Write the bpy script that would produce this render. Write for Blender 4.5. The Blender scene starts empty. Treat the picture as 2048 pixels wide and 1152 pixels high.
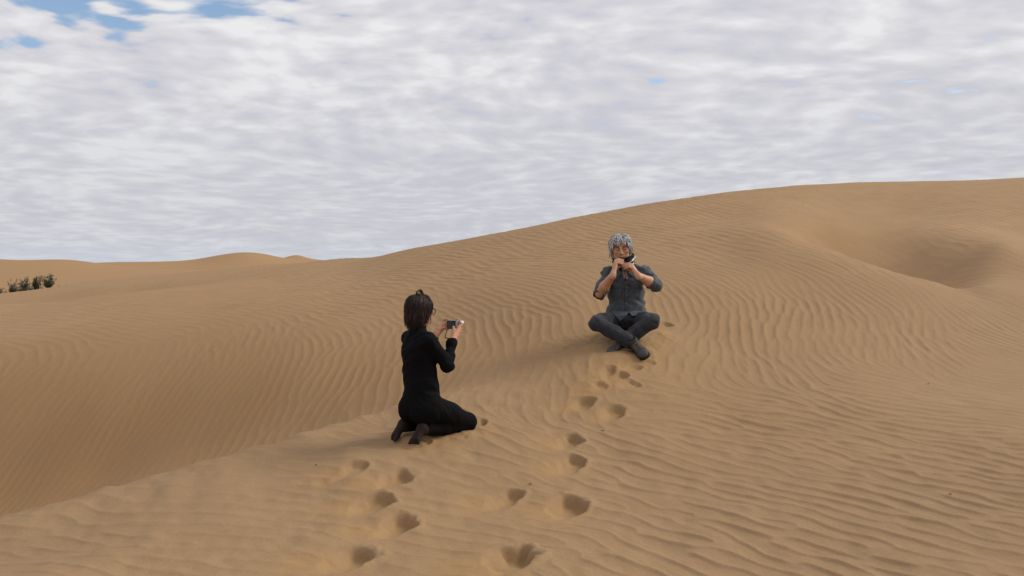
import bpy, bmesh, math, random
import numpy as np
from mathutils import Vector, Matrix

random.seed(7)
rng = np.random.default_rng(11)
scene = bpy.context.scene
COL = scene.collection

# ------------------------------------------------------------------ camera
CAM_Z = 1.5                       # eye height above the sand under the photographer
FPX = 1704.0                      # focal length in pixels of a 2048 px wide picture
PITCH = math.radians(1.04)
cam_data = bpy.data.cameras.new("camera")
cam_data.sensor_width = 36.0
cam_data.lens = 36.0 * FPX / 2048.0
cam_data.clip_start = 0.05
cam_data.clip_end = 6000.0
cam = bpy.data.objects.new("camera", cam_data)
COL.objects.link(cam)
cam.location = (0, 0, CAM_Z)
cam.rotation_euler = (math.pi / 2 - PITCH, 0, 0)
scene.camera = cam

# ------------------------------------------------------------------ sun
SUN_EL = math.radians(36)
SUN_AZ = math.radians(13)          # direction towards the sun, measured from +X towards +Y
sun_dir = Vector((math.cos(SUN_EL) * math.cos(SUN_AZ), math.cos(SUN_EL) * math.sin(SUN_AZ), math.sin(SUN_EL)))
sd = bpy.data.lights.new("sun", 'SUN')
sd.energy = 2.6
sd.angle = math.radians(32)
sd.color = (1.0, 0.93, 0.82)
sun = bpy.data.objects.new("sun", sd)
COL.objects.link(sun)
sun.rotation_euler = (-sun_dir).to_track_quat('-Z', 'Y').to_euler()
sun.location = (20, 2, 15)

# ------------------------------------------------------------------ node helpers
class NT:
    def __init__(self, tree):
        self.t = tree
    def n(self, kind, **kw):
        nd = self.t.nodes.new(kind)
        for k, v in kw.items():
            setattr(nd, k, v)
        return nd
    def link(self, a, b):
        self.t.links.new(a, b)
    def math(self, op, a, b=None, c=None, clamp=False):
        nd = self.n('ShaderNodeMath', operation=op, use_clamp=clamp)
        for i, v in enumerate((a, b, c)):
            if v is None:
                continue
            if isinstance(v, (int, float)):
                nd.inputs[i].default_value = v
            else:
                self.link(v, nd.inputs[i])
        return nd.outputs[0]
    def vmath(self, op, a, b=None, scale=None):
        nd = self.n('ShaderNodeVectorMath', operation=op)
        for i, v in enumerate((a, b)):
            if v is None:
                continue
            if isinstance(v, (tuple, list)):
                nd.inputs[i].default_value = v
            else:
                self.link(v, nd.inputs[i])
        if scale is not None:
            if isinstance(scale, (int, float)):
                nd.inputs['Scale'].default_value = scale
            else:
                self.link(scale, nd.inputs['Scale'])
        return nd.outputs[0]
    def noise(self, vec, scale, detail=4, rough=0.5, lac=2.0, dist=0.0, dim='3D'):
        nd = self.n('ShaderNodeTexNoise', noise_dimensions=dim)
        nd.inputs['Scale'].default_value = scale
        nd.inputs['Detail'].default_value = detail
        nd.inputs['Roughness'].default_value = rough
        nd.inputs['Lacunarity'].default_value = lac
        nd.inputs['Distortion'].default_value = dist
        if vec is not None:
            self.link(vec, nd.inputs['Vector'])
        return nd.outputs['Fac']
    def ramp(self, fac, stops, interp='LINEAR'):
        nd = self.n('ShaderNodeValToRGB')
        cr = nd.color_ramp
        cr.interpolation = interp
        while len(cr.elements) < len(stops):
            cr.elements.new(0.5)
        for e, (p, c) in zip(cr.elements, stops):
            e.position = p
            e.color = (c[0], c[1], c[2], 1.0)
        self.link(fac, nd.inputs[0])
        return nd.outputs[0]
    def mrange(self, v, a, b, c=0.0, d=1.0, smooth=True):
        nd = self.n('ShaderNodeMapRange', interpolation_type='SMOOTHSTEP' if smooth else 'LINEAR')
        self.link(v, nd.inputs[0])
        for i, q in enumerate((a, b, c, d)):
            nd.inputs[1 + i].default_value = q
        return nd.outputs[0]
    def mix(self, fac, a, b, blend='MIX'):
        nd = self.n('ShaderNodeMix', data_type='RGBA', blend_type=blend)
        for sock, v in ((nd.inputs[0], fac), (nd.inputs[6], a), (nd.inputs[7], b)):
            if isinstance(v, (int, float)):
                sock.default_value = v
            elif isinstance(v, (tuple, list)):
                sock.default_value = (v[0], v[1], v[2], 1.0)
            else:
                self.link(v, sock)
        return nd.outputs[2]

# ------------------------------------------------------------------ world: broken cloud sheet under a Nishita sky
def pix_dir(u, v):
    a, b = (u - 1024) / FPX, -(v - 576) / FPX
    f = Vector((0, math.cos(PITCH), -math.sin(PITCH)))
    up = Vector((0, math.sin(PITCH), math.cos(PITCH)))
    return (f + Vector((a, 0, 0)) + up * b)

world = bpy.data.worlds.new("World")
scene.world = world
world.use_nodes = True
wt = world.node_tree
wt.nodes.clear()
w = NT(wt)
out = w.n('ShaderNodeOutputWorld')
bg = w.n('ShaderNodeBackground')
w.link(bg.outputs[0], out.inputs[0])
sky = w.n('ShaderNodeTexSky', sky_type='NISHITA')
sky.sun_disc = False
sky.sun_elevation = SUN_EL
sky.sun_rotation = math.pi / 2 - SUN_AZ
sky.air_density = 1.0
sky.dust_density = 0.6
blue = w.vmath('SCALE', sky.outputs[0], scale=0.15)
tc = w.n('ShaderNodeTexCoord')
d = w.vmath('NORMALIZE', tc.outputs['Generated'])
sx = w.n('ShaderNodeSeparateXYZ')
w.link(d, sx.inputs[0])
zc = w.math('MAXIMUM', sx.outputs[2], 0.0)
den = w.math('ADD', zc, 0.13)                 # a curved cloud deck: it closes up towards the horizon
inv = w.math('DIVIDE', 1.0, den)
px = w.math('MULTIPLY', sx.outputs[0], inv)
py = w.math('MULTIPLY', sx.outputs[1], inv)
cv = w.n('ShaderNodeCombineXYZ')
w.link(px, cv.inputs[0]); w.link(py, cv.inputs[1])
P = cv.outputs[0]
# slow bending of the rows
wn = w.n('ShaderNodeTexNoise'); wn.inputs['Scale'].default_value = 0.55; wn.inputs['Detail'].default_value = 2
w.link(P, wn.inputs['Vector'])
warp = w.vmath('SCALE', w.vmath('SUBTRACT', wn.outputs['Color'], (0.5, 0.5, 0.5)), scale=0.9)
PW = w.vmath('ADD', P, warp)
PS = w.vmath('MULTIPLY', PW, (0.95, 1.0, 1.0))
big = w.noise(w.vmath('ADD', PS, (3.1, 7.7, 0.0)), 0.5, 2, 0.5, dim='2D')
mid = w.noise(w.vmath('ADD', PS, (1.3, 4.2, 2.0)), 2.5, 3, 0.5, dim='2D')
puff = w.noise(w.vmath('ADD', PS, (8.3, 0.2, 5.0)), 8.5, 3, 0.45, dim='2D')
# brightness of the cloud bellies
br = w.math('ADD', w.math('MULTIPLY', mid, 0.52), w.math('MULTIPLY', puff, 0.48))
br = w.math('ADD', br, w.math('MULTIPLY', w.math('SUBTRACT', big, 0.5), 0.22))
cl = w.ramp(br, [(0.34, (0.605, 0.60, 0.66)), (0.47, (0.67, 0.667, 0.71)), (0.56, (0.745, 0.745, 0.77)), (0.66, (0.84, 0.84, 0.85))])
# deck gets greyer with distance
far = w.mrange(zc, 0.0, 0.30, 1.0, 0.0)
cl = w.mix(w.math('MULTIPLY', far, 0.5), cl, (0.50, 0.51, 0.565))
hz = w.mrange(zc, 0.0, 0.05, 1.0, 0.0)
cl = w.mix(w.math('MULTIPLY', hz, 0.45), cl, (0.56, 0.62, 0.70))
# the gaps
dens = w.math('ADD', w.math('MULTIPLY', mid, 0.5), w.math('MULTIPLY', puff, 0.5))
dens = w.math('ADD', dens, w.math('MULTIPLY', w.math('SUBTRACT', big, 0.5), 0.25))
for (u, v, rx, ry, amp) in [(190, -8, 0.34, 0.24, .22), (490, 20, 0.22, 0.14, .19), (570, 116, 0.20, 0.07, .14), (25, 86, 0.14, 0.06, .17),
                            (1312, 118, 0.07, 0.09, .09), (1320, 160, 0.06, 0.05, .12), (1485, 46, 0.12, 0.05, .16), (1605, 134, 0.07, 0.05, .14),
                            (1760, 232, 0.22, 0.07, .09), (1975, 92, .14, .08, .13)]:
    dd = pix_dir(u, v).normalized()
    q = 1.0 / (dd.z + 0.13)
    e = w.vmath('SUBTRACT', P, (dd.x * q, dd.y * q, 0.0))
    e = w.vmath('MULTIPLY', e, (1.0 / rx, 1.0 / ry, 0.0))
    r2 = w.n('ShaderNodeVectorMath', operation='DOT_PRODUCT')
    w.link(e, r2.inputs[0]); w.link(e, r2.inputs[1])
    g = w.math('EXPONENT', w.math('MULTIPLY', r2.outputs['Value'], -1.0))
    dens = w.math('SUBTRACT', dens, w.math('MULTIPLY', g, amp))
lowsky = w.mrange(zc, 0.06, 0.20, 0.25, 0.0)
cover = w.mrange(w.math('ADD', dens, lowsky), 0.22, 0.37)
col = w.mix(cover, blue, cl)
w.link(col, bg.inputs[0])
bg.inputs[1].default_value = 1.0
world.cycles.sampling_method = 'NONE'      # an even cloud deck needs no importance map

# ------------------------------------------------------------------ colour management
scene.render.engine = 'CYCLES'
vs = scene.view_settings
vs.view_transform = 'Standard'
vs.look = 'None'
vs.exposure = 0.0
vs.gamma = 1.0
vs.use_curve_mapping = False

# ------------------------------------------------------------------ terrain: heights by thin-plate spline in (bearing, log distance)
_cp, _sp = math.cos(PITCH), math.sin(PITCH)
def ray(u, v):
    a, b = (u - 1024) / FPX, -(v - 576) / FPX
    return np.array([a, _cp + b * _sp, -_sp + b * _cp])
def unproj(u, v, dist):
    r = ray(u, v)
    t = dist / r[1]
    return np.array([r[0] * t, dist, CAM_Z + r[2] * t])

CTRL = []
def C(*pts):
    for p in pts:
        CTRL.append(tuple(unproj(*p)))
def W(*pts):
    CTRL.extend(pts)
# near slope, bottom edge of the picture
C((-250, 1190, 3.55), (0, 1152, 3.62), (300, 1152, 3.72), (600, 1152, 3.80), (1000, 1152, 3.80), (1400, 1152, 3.75), (1750, 1152, 3.68), (2048, 1152, 3.60), (2350, 1152, 3.5))
W((0, 0, 0.0), (0, 1.5, 0.02), (1.5, 1.2, 0.06), (-1.5, 1.2, 0.0), (0, 2.8, 0.06))
# near slope
C((650, 985, 4.85), (950, 1000, 4.80), (1250, 1000, 4.80), (1600, 1000, 4.72), (2048, 1000, 4.60), (2350, 1000, 4.5))
C((857, 868, 5.7), (700, 905, 5.35), (1000, 890, 5.55), (1250, 880, 5.75), (1600, 880, 5.80), (2048, 880, 5.75), (2350, 880, 5.7))
C((1100, 800, 6.5), (1400, 780, 6.85), (1700, 780, 6.95), (2048, 770, 7.3), (2350, 760, 7.5))
C((1250, 666, 7.92), (1280, 716, 7.3), (1200, 718, 7.25), (1230, 738, 7.0), (1400, 715, 7.6), (1600, 725, 7.7), (1850, 725, 7.9), (2048, 700, 8.4))
# crest of the near slope, the hollow behind it
C((830, 800, 6.75))
for (u, v, dd, below) in [(-250, 1095, 5.1, .32), (0, 1029, 5.5, .30), (200, 976, 5.85, .28), (400, 921, 6.25, .24), (600, 863, 6.8, .17), (720, 828, 7.05, .09)]:
    x, y, z = unproj(u, v, dd)
    W((x, y, z - below))
for (u, v, dd, below) in [(-250, 1095, 6.6, .30), (0, 1029, 7.0, .25), (200, 976, 7.1, .2), (400, 921, 7.2, .15)]:
    x, y, z = unproj(u, v, dd)
    W((x, y, z - below))
CREST = [(-250, 1095, 4.2), (0, 1029, 4.55), (100, 1003, 4.72), (200, 976, 4.90), (300, 949, 5.09), (400, 921, 5.30), (500, 893, 5.60), (600, 863, 5.95), (660, 846, 6.17), (720, 828, 6.4), (780, 811, 6.6)]
for i, (u, v, dd) in enumerate(CREST):
    p = unproj(u, v, dd); W(tuple(p))
    k = 1.0 if dd < 5.7 else max(.25, (6.9 - dd) / 1.2)
    q = unproj(u, v, dd - .22); W((q[0], q[1], p[2] - .022))
    q = unproj(u, v, dd - .5); W((q[0], q[1], p[2] - .058))
    q = unproj(u, v, dd + .16); W((q[0], q[1], p[2] - .068 - .012 * k))
    q = unproj(u, v, dd + .40); W((q[0], q[1], p[2] - .15 - .06 * k))
# rippled wall behind the hollow
C((-250, 1010, 9.0), (0, 1000, 8.6), (200, 945, 8.5), (400, 895, 8.2), (600, 845, 7.9), (760, 800, 7.7), (880, 770, 7.55), (1000, 740, 7.5), (1120, 715, 7.45))
C((0, 850, 10.0), (200, 820, 9.7), (400, 800, 9.25), (600, 775, 8.7), (800, 740, 8.35))
C((-250, 700, 13.2), (0, 692, 12.6), (200, 692, 11.9), (400, 690, 11.1), (600, 685, 10.2), (800, 675, 9.6), (1000, 670, 8.75), (1120, 668, 8.2))
C((1250, 650, 8.35), (1400, 655, 8.55), (1600, 655, 8.75), (1850, 660, 8.9), (2048, 645, 9.4), (2350, 640, 9.8))
C((0, 645, 14.6), (400, 622, 13.7), (700, 600, 12.9), (850, 610, 11.3), (1000, 606, 10.1), (1150, 600, 9.4), (1300, 590, 9.6), (1450, 575, 9.9), (1600, 560, 10.3), (1750, 575, 10.0), (1950, 590, 10.3))
C((700, 560, 16.5), (1000, 545, 12.6), (1250, 525, 11.8), (1450, 505, 12.0), (1000, 500, 15.2), (1250, 460, 14.9), (1450, 440, 15.0), (1400, 470, 13.2))
# right hand hollow: lip, floor, far side
C((1560, 462, 12.9), (1640, 494, 12.3), (1690, 512, 12.0), (1730, 528, 11.7), (1800, 551, 11.2), (1870, 565, 10.8), (1960, 572, 10.6))
W((4.83, 12.54, 1.68), (5.23, 11.94, 1.40), (5.48, 11.44, 1.26), (5.74, 11.04, 1.23), (4.45, 12.95, 1.95))
W((5.45, 12.25, 1.17), (6.3, 12.3, 1.42), (6.02, 12.95, 1.44), (5.4, 13.2, 1.50), (4.85, 13.1, 1.68), (6.3, 11.4, 1.38))
W((7.12, 12.35, 1.86), (6.75, 13.55, 2.00), (5.5, 14.15, 2.08), (4.65, 14.0, 2.27))
C((1680, 432, 15.7), (1810, 440, 15.6), (1900, 440, 15.2), (2048, 480, 13.6), (2350, 480, 14), (2048, 548, 11.6))
C((1600, 410, 16.2), (1800, 420, 16.6), (1950, 420, 15.9), (2048, 415, 16.0))
# sky line of the big dune
SKY = [(-250, 622, 16.6), (0, 611, 17.0), (200, 592, 17.6), (350, 577, 18.6)]
C(*SKY)
C((0, 605, 24), (200, 582, 23.5), (350, 565, 23), (-250, 612, 24))
for (u, v, dd, below) in [(-250, 622, 20, .7), (0, 611, 20.3, .62), (200, 592, 20.4, .40), (300, 583, 20.6, .2)]:
    x, y, z = unproj(u, v, dd); W((x, y, z - below))
SKY2 = [(-250, 600, 33), (0, 587, 33), (200, 561, 32), (400, 542, 30), (560, 529, 27), (700, 519, 24.5), (850, 496, 21.5), (1000, 468, 19.5), (1150, 437, 18.6), (1300, 408, 18.6), (1450, 386, 19.0), (1600, 371, 19.6), (1700, 365, 20), (1850, 364, 20.5), (1950, 363, 20.5), (2048, 357, 20.5), (2350, 335, 21)]
C(*SKY2)
C((-250, 606, 28), (0, 593, 28), (100, 580, 28), (200, 568, 27.5), (300, 558, 27), (400, 549, 25.5), (480, 543, 24), (560, 537, 22.5), (640, 531, 21.5), (700, 526, 21))
for (u, v, dd) in SKY2:
    if u < 600:
        x, y, z = unproj(u, v, dd * 1.25); W((x, y, z - .40))
    else:
        x, y, z = unproj(u, v, dd * 1.16); W((x, y, z - .05 * dd * .6))
        x, y, z = unproj(u, v, dd * 1.6); W((x, y, z - .10 * dd))
# valley with the bushes and the far dunes
C((-250, 606, 58), (0, 594, 58), (50, 586, 58), (98, 579, 58), (150, 573, 58), (250, 563, 58), (400, 551, 60), (520, 540, 60))
C((-250, 566, 88), (0, 562, 88), (120, 558, 86), (230, 552, 90), (400, 540, 110))
C((-250, 528, 118), (0, 519, 118), (40, 522, 118), (75, 527, 118), (105, 522, 116), (135, 520, 115), (170, 523, 112), (205, 531, 108), (245, 543, 100), (330, 541, 120))
for (u, v, dd) in [(0, 519, 150), (75, 527, 150), (135, 520, 150), (205, 531, 140), (260, 540, 135)]:
    x, y, z = unproj(u, v, dd); W((x, y, z - 2.0))
C((180, 527, 215), (230, 524.5, 215), (330, 523, 215), (390, 519, 212), (440, 510, 208), (490, 504.5, 206), (530, 508, 208), (565, 516, 212), (640, 522, 220), (800, 522, 220))
for (u, v, dd) in [(230, 524.5, 265), (390, 519, 260), (490, 504.5, 255), (565, 516, 255)]:
    x, y, z = unproj(u, v, dd); W((x, y, z - 3.0))
C((300, 528, 190), (400, 525, 190), (490, 511, 192), (560, 522, 192), (640, 527, 195))
C((555, 519, 330), (575, 513.5, 330), (596, 510, 330), (615, 516, 330), (640, 520, 340))
for (u, v, dd) in [(575, 514, 420), (596, 510, 420), (400, 519, 420), (0, 524, 420), (1000, 520, 420), (2048, 520, 420)]:
    x, y, z = unproj(u, v, dd); W((x, y, z - 4.0))
C((1000, 535, 110), (1500, 535, 110), (2048, 535, 110), (1000, 528, 220), (2048, 528, 220))
W((5, 4.2, .35), (-5, 3.2, -.1))
for a in (-math.pi, -2.2, -1.45, 1.45, 2.2, math.pi):
    for r, z in ((3, .15), (9, .5), (30, 1.2), (110, 1.5), (420, 2.0)):
        W((r * math.sin(a), r * math.cos(a), z, a))
for a in (-math.pi, -2.2, -1.3, -.6, 0, .6, 1.3, 2.2, math.pi):
    W((2500 * math.sin(a), 2500 * math.cos(a), 2.0, a))

S_SCALE = 0.55
def to_as(x, y):
    r = np.sqrt(x * x + y * y) + 1e-6
    return np.arctan2(x, y), np.log(np.maximum(r, 0.6)) * S_SCALE
_A = []
for p in CTRL:
    a, s = to_as(p[0], p[1])
    if len(p) == 4:
        a = p[3]
    _A.append((a, s, p[2]))
_A = np.array(_A)
_XY = _A[:, :2]
def _phi(r2):
    return 0.5 * r2 * np.log(r2 + 1e-12)
_n = len(_A)
_K = _phi(((_XY[:, None] - _XY[None]) ** 2).sum(-1)) + np.eye(_n) * 1e-7
_Pm = np.c_[np.ones(_n), _XY]
# work on the apparent slope (height over distance) so near and far count alike
_R = np.exp(_A[:, 1] / S_SCALE)
_val = (_A[:, 2] - CAM_Z) / (_R + 1.0)
_M = np.block([[_K, _Pm], [_Pm.T, np.zeros((3, 3))]])
_sol = np.linalg.solve(_M, np.r_[_val, 0, 0, 0])
def base_h_as(a, s):
    a = np.asarray(a, float); s = np.asarray(s, float)
    shp = a.shape
    a = a.ravel(); s = s.ravel()
    o = np.empty(a.size)
    for i in range(0, a.size, 60000):
        aa, ss = a[i:i + 60000], s[i:i + 60000]
        r2 = (aa[:, None] - _XY[None, :, 0]) ** 2 + (ss[:, None] - _XY[None, :, 1]) ** 2
        v = _phi(r2) @ _sol[:_n] + _sol[_n] + aa * _sol[_n + 1] + ss * _sol[_n + 2]
        o[i:i + 60000] = CAM_Z + v * (np.exp(ss / S_SCALE) + 1.0)
    return o.reshape(shp)
def base_h(x, y):
    return base_h_as(*to_as(np.asarray(x, float), np.asarray(y, float)))
def hit(u, v, lo=2.5, hi=60):
    """first point where the line of sight through a picture point meets the sand"""
    r = ray(u, v)
    t = np.exp(np.linspace(math.log(lo), math.log(hi), 700)) / r[1]
    x, y, z = r[0] * t, r[1] * t, CAM_Z + r[2] * t
    below = z < base_h(x, y)
    i = int(np.argmax(below)) if below.any() else 699
    return np.array([x[i], y[i], z[i]])

# --- wind ripples: grown from noise with direction-following filters, so crests fork and end as real ones do
RN, RX0, RY0, RC = 1280, -13.0, 1.8, 0.0203
LAM = 0.108
DIRS = [  # picture point, picture direction of the crests
    (1800, 1060, 1, .26), (1450, 1080, 1, .30), (2040, 1000, 1, .2), (1700, 920, 1, .22), (1450, 900, 1, .22), (1500, 800, 1, .2), (1900, 830, 1, .13), (2040, 760, 1, .1), (1750, 760, 1, .18), (1350, 800, 1, .15), (1200, 1080, 1, .3), (1100, 950, 1, .3),
    (2000, 690, 1, .28), (1840, 650, -.1, 1), (1820, 690, .15, 1), (1870, 705, 1, .7), (1780, 660, -.3, 1), (1960, 640, 1, .6),
    (1350, 716, .1, 1), (1500, 722, .5, 1), (1650, 722, .9, .6), (1600, 690, -.2, 1), (1700, 690, -.15, 1),
    (1560, 620, -.05, 1), (1480, 650, -.4, 1), (1400, 690, -.55, 1), (1640, 640, -.3, 1), (1560, 575, .8, 1), (1450, 565, 1, .5), (1600, 530, 1, .26), (1300, 545, 1, .16), (1680, 590, 1, .75), (1760, 610, 1, .5), (1370, 590, 1, .9), (1360, 630, .2, 1), (1350, 670, -.4, 1),
    (1100, 615, 1, .32), (1160, 640, .8, 1), (1170, 670, -.1, 1), (1000, 600, 1, .25), (950, 640, .3, 1), (1060, 640, .5, 1), (1050, 680, -.35, 1), (960, 700, -.5, 1), (950, 735, -.7, 1), (1100, 710, -.5, 1),
    (850, 640, .6, 1), (760, 690, -.4, 1), (700, 640, 1, .2), (610, 690, .1, 1), (640, 740, -.6, 1), (500, 770, -.7, 1), (300, 860, -.75, 1), (100, 880, -.8, 1), (60, 780, -.85, 1), (300, 740, -.8, 1), (450, 700, -.4, 1), (300, 655, 1, .04), (60, 660, 1, .03), (500, 630, 1, .06),
    (800, 570, 1, .07), (1100, 530, 1, .06), (1300, 480, 1, .1), (1600, 430, 1, .12), (400, 600, 1, .02), (100, 630, 1, 0.0), (700, 545, 1, .03), (1450, 440, 1, .1), (1500, 500, 1, .14),
    (1900, 480, 1, .35), (2000, 430, 1, .3), (1800, 400, 1, .15), (2040, 560, 1, .22), (1960, 600, 1, .25),
    (200, 1090, 1, .08), (450, 1050, 1, .05), (600, 940, 1, .05), (750, 1080, 1, .12), (900, 980, 1, .2), (400, 970, 1, 0)]
AMPS = [  # picture point, ripple strength
    (1800, 1060, .78), (1450, 1080, .78), (2040, 1000, .72), (1700, 900, .74), (1500, 800, .78), (1350, 860, .74), (1900, 800, .75), (2040, 780, .45), (2000, 735, .3), (1900, 750, .5), (1200, 1080, .6), (1100, 920, .45), (1250, 950, .7),
    (2000, 680, 1.25), (1840, 670, 1.7), (1600, 720, .8), (1700, 680, 1.3), (1500, 640, 1.7), (1580, 620, 1.6), (1420, 640, 1.5), (1450, 700, 1.2), (1600, 560, 1.1), (1300, 540, .9), (1330, 650, .8),
    (1100, 620, 1.1), (1000, 660, 1.1), (1150, 680, .7), (1000, 730, .35), (900, 750, .45), (850, 680, .95), (700, 700, .8), (500, 780, .6), (300, 850, .5), (100, 850, .45), (550, 830, .45), (250, 950, .35), (300, 660, .5), (60, 660, .4),
    (800, 570, .95), (1100, 520, 1.05), (1300, 480, 1.05), (1600, 430, 1.0), (400, 600, .9), (100, 630, .7), (700, 540, 1.0), (1000, 490, 1.2), (1450, 400, 1.2),
    (1650, 470, .15), (1720, 500, .1), (1780, 500, .15), (1850, 540, .1), (1900, 480, .7), (2000, 430, .8), (1800, 400, .6), (1980, 575, .35), (2040, 580, .5),
    (200, 1090, .7), (450, 1050, .7), (600, 960, .6), (750, 1080, .55), (900, 980, .55), (400, 980, .55), (100, 1050, .6), (1050, 1050, .55)]
_gx = RX0 + (np.arange(RN) + .5) * RC
_gy = RY0 + (np.arange(RN) + .5) * RC
def idw(qa, qs, pts, vals, p=3.0, eps=.012):
    num = np.zeros(qa.shape + (vals.shape[1],)); den = np.zeros(qa.shape)
    for (a, s), v in zip(pts, vals):
        d2 = (qa - a) ** 2 + (qs - s) ** 2 + eps ** 2
        wgt = d2 ** (-p / 2)
        den += wgt
        num += wgt[..., None] * v
    return num / den[..., None]
_dp, _dv = [], []
for (u, v, du, dv) in DIRS:
    k = 3.0 / math.hypot(du, dv)
    p0 = hit(u, v)
    # tangent plane of the sand at that point, so that the picture direction turns into a ground direction
    e = .05
    hx = float(base_h(p0[0] + e, p0[1]) - base_h(p0[0] - e, p0[1])) / (2 * e)
    hy = float(base_h(p0[0], p0[1] + e) - base_h(p0[0], p0[1] - e)) / (2 * e)
    nrm = np.array([-hx, -hy, 1.0])
    cpos = np.array([0, 0, CAM_Z])
    q = []
    for sgn in (-1, 1):
        r = ray(u + sgn * k * du, v + sgn * k * dv)
        t = nrm.dot(p0 - cpos) / nrm.dot(r)
        q.append(cpos + r * t)
    dx, dy = q[1][0] - q[0][0], q[1][1] - q[0][1]
    th = math.atan2(dy, dx)
    a, s = to_as(p0[0], p0[1])
    _dp.append((float(a), float(s))); _dv.append((math.cos(2 * th), math.sin(2 * th)))
_sub = 8
_X, _Y = np.meshgrid(_gx[::_sub], _gy[::_sub], indexing='ij')
_qa, _qs = to_as(_X, _Y)
_o = idw(_qa, _qs, _dp, np.array(_dv))
_ap, _av = [], []
for (u, v, am) in AMPS:
    p0 = hit(u, v)
    a, s = to_as(p0[0], p0[1]); _ap.append((float(a), float(s))); _av.append((am,))
_am = idw(_qa, _qs, _ap, np.array(_av))[..., 0]
def up(z):
    """bilinear enlargement by _sub"""
    m = z.shape[0]
    t = np.clip((np.arange(RN)) / _sub, 0, m - 1.001)
    i = t.astype(int); f = t - i
    z = z[i] * (1 - f)[:, None] + z[i + 1] * f[:, None]
    return z[:, i] * (1 - f)[None] + z[:, i + 1] * f[None]
_th = 0.5 * np.arctan2(up(_o[..., 1]), up(_o[..., 0]))        # crest direction
_th = np.mod(_th + math.pi / 2 + math.pi / 2, math.pi) - math.pi / 2   # normal direction with x >= 0
AMPMAP = up(_am)
NEARS = [(1800, 1060, 1), (1450, 1000, 1), (2040, 950, 1), (1500, 850, 1), (1200, 850, 1), (700, 1000, 1), (100, 1100, 1), (1350, 760, .9), (1700, 800, .9), (1950, 800, .6), (2040, 740, .2), (1200, 740, .6), (1600, 735, .6), (900, 850, .8),
         (1450, 690, .15), (1650, 690, .15), (1850, 690, .5), (2040, 690, .5), (1900, 640, .2), (1500, 620, 0), (1100, 640, 0), (1000, 730, 0), (900, 760, 0), (700, 760, 0), (400, 850, 0), (100, 950, 0), (1250, 560, 0), (1700, 560, 0), (600, 640, 0), (2040, 620, 0)]
HUES = [  # where the sand colour turns darker and more orange
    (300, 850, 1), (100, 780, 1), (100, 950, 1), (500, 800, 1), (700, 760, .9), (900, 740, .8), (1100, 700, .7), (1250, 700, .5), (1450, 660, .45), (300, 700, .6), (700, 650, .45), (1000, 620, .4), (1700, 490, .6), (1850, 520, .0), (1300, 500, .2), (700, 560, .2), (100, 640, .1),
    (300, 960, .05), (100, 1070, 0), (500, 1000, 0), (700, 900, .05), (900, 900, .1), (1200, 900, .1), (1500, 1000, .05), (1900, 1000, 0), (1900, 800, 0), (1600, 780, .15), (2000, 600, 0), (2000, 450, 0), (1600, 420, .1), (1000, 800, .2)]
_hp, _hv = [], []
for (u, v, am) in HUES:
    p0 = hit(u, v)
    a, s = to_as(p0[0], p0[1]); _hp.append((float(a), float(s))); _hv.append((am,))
_np_, _nv = [], []
for (u, v, am) in NEARS:
    p0 = hit(u, v)
    a, s = to_as(p0[0], p0[1]); _np_.append((float(a), float(s))); _nv.append((am,))
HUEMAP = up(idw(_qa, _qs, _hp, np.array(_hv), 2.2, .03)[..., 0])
NEARMAP = up(idw(_qa, _qs, _np_, np.array(_nv))[..., 0])
KB = 10
_bin = np.mod((_th + math.pi / 2) / math.pi * KB, KB)
_b0 = np.floor(_bin).astype(int) % KB
_bf = _bin - np.floor(_bin)
_fx = np.fft.fftfreq(RN, RC)[:, None]; _fy = np.fft.fftfreq(RN, RC)[None, :]
_fr = np.hypot(_fx, _fy); _fa = np.arctan2(_fy, _fx)
_WK = [(np.where(_b0 == k, 1 - _bf, 0) + np.where((_b0 + 1) % KB == k, _bf, 0)).astype(np.float32) for k in range(KB)]
def grow(lam, spread, band, steps):
    G = []
    for k in range(KB):
        th = -math.pi / 2 + math.pi * k / KB
        da = np.mod(_fa - th + math.pi, 2 * math.pi) - math.pi
        G.append((2 * np.exp(-(da / max(spread, .27)) ** 2) * np.exp(-((_fr - 1 / lam) / (band / lam)) ** 2)).astype(np.float32))
    f = rng.standard_normal((RN, RN))
    for it in range(steps):
        F = np.fft.fft2(f)
        Zc = np.zeros((RN, RN), complex)
        for k in range(KB):
            Zc += _WK[k] * np.fft.ifft2(F * G[k])
        mag = np.abs(Zc)
        f = Zc.real / (mag + .25 * mag.mean())
    return Zc / (mag + .35 * mag.mean())
Z = grow(LAM, .22, .20, 3)
ZF = grow(.165, .28, .28, 2)            # the upper slope: wider spaced again
Z2 = grow(.135, .46, .44, 2)          # the near slope: wider spaced and more broken
ZB = grow(.33, .6, .5, 1)             # slow swelling that shifts and breaks them further
def sample(M, x, y):
    """bilinear look-up of a ripple map"""
    fx = np.clip((x - RX0) / RC - .5, 0, RN - 1.001); fy = np.clip((y - RY0) / RC - .5, 0, RN - 1.001)
    i, j = fx.astype(int), fy.astype(int)
    fx -= i; fy -= j
    return (M[i, j] * (1 - fx) + M[i + 1, j] * fx) * (1 - fy) + (M[i, j + 1] * (1 - fx) + M[i + 1, j + 1] * fx) * fy
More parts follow.
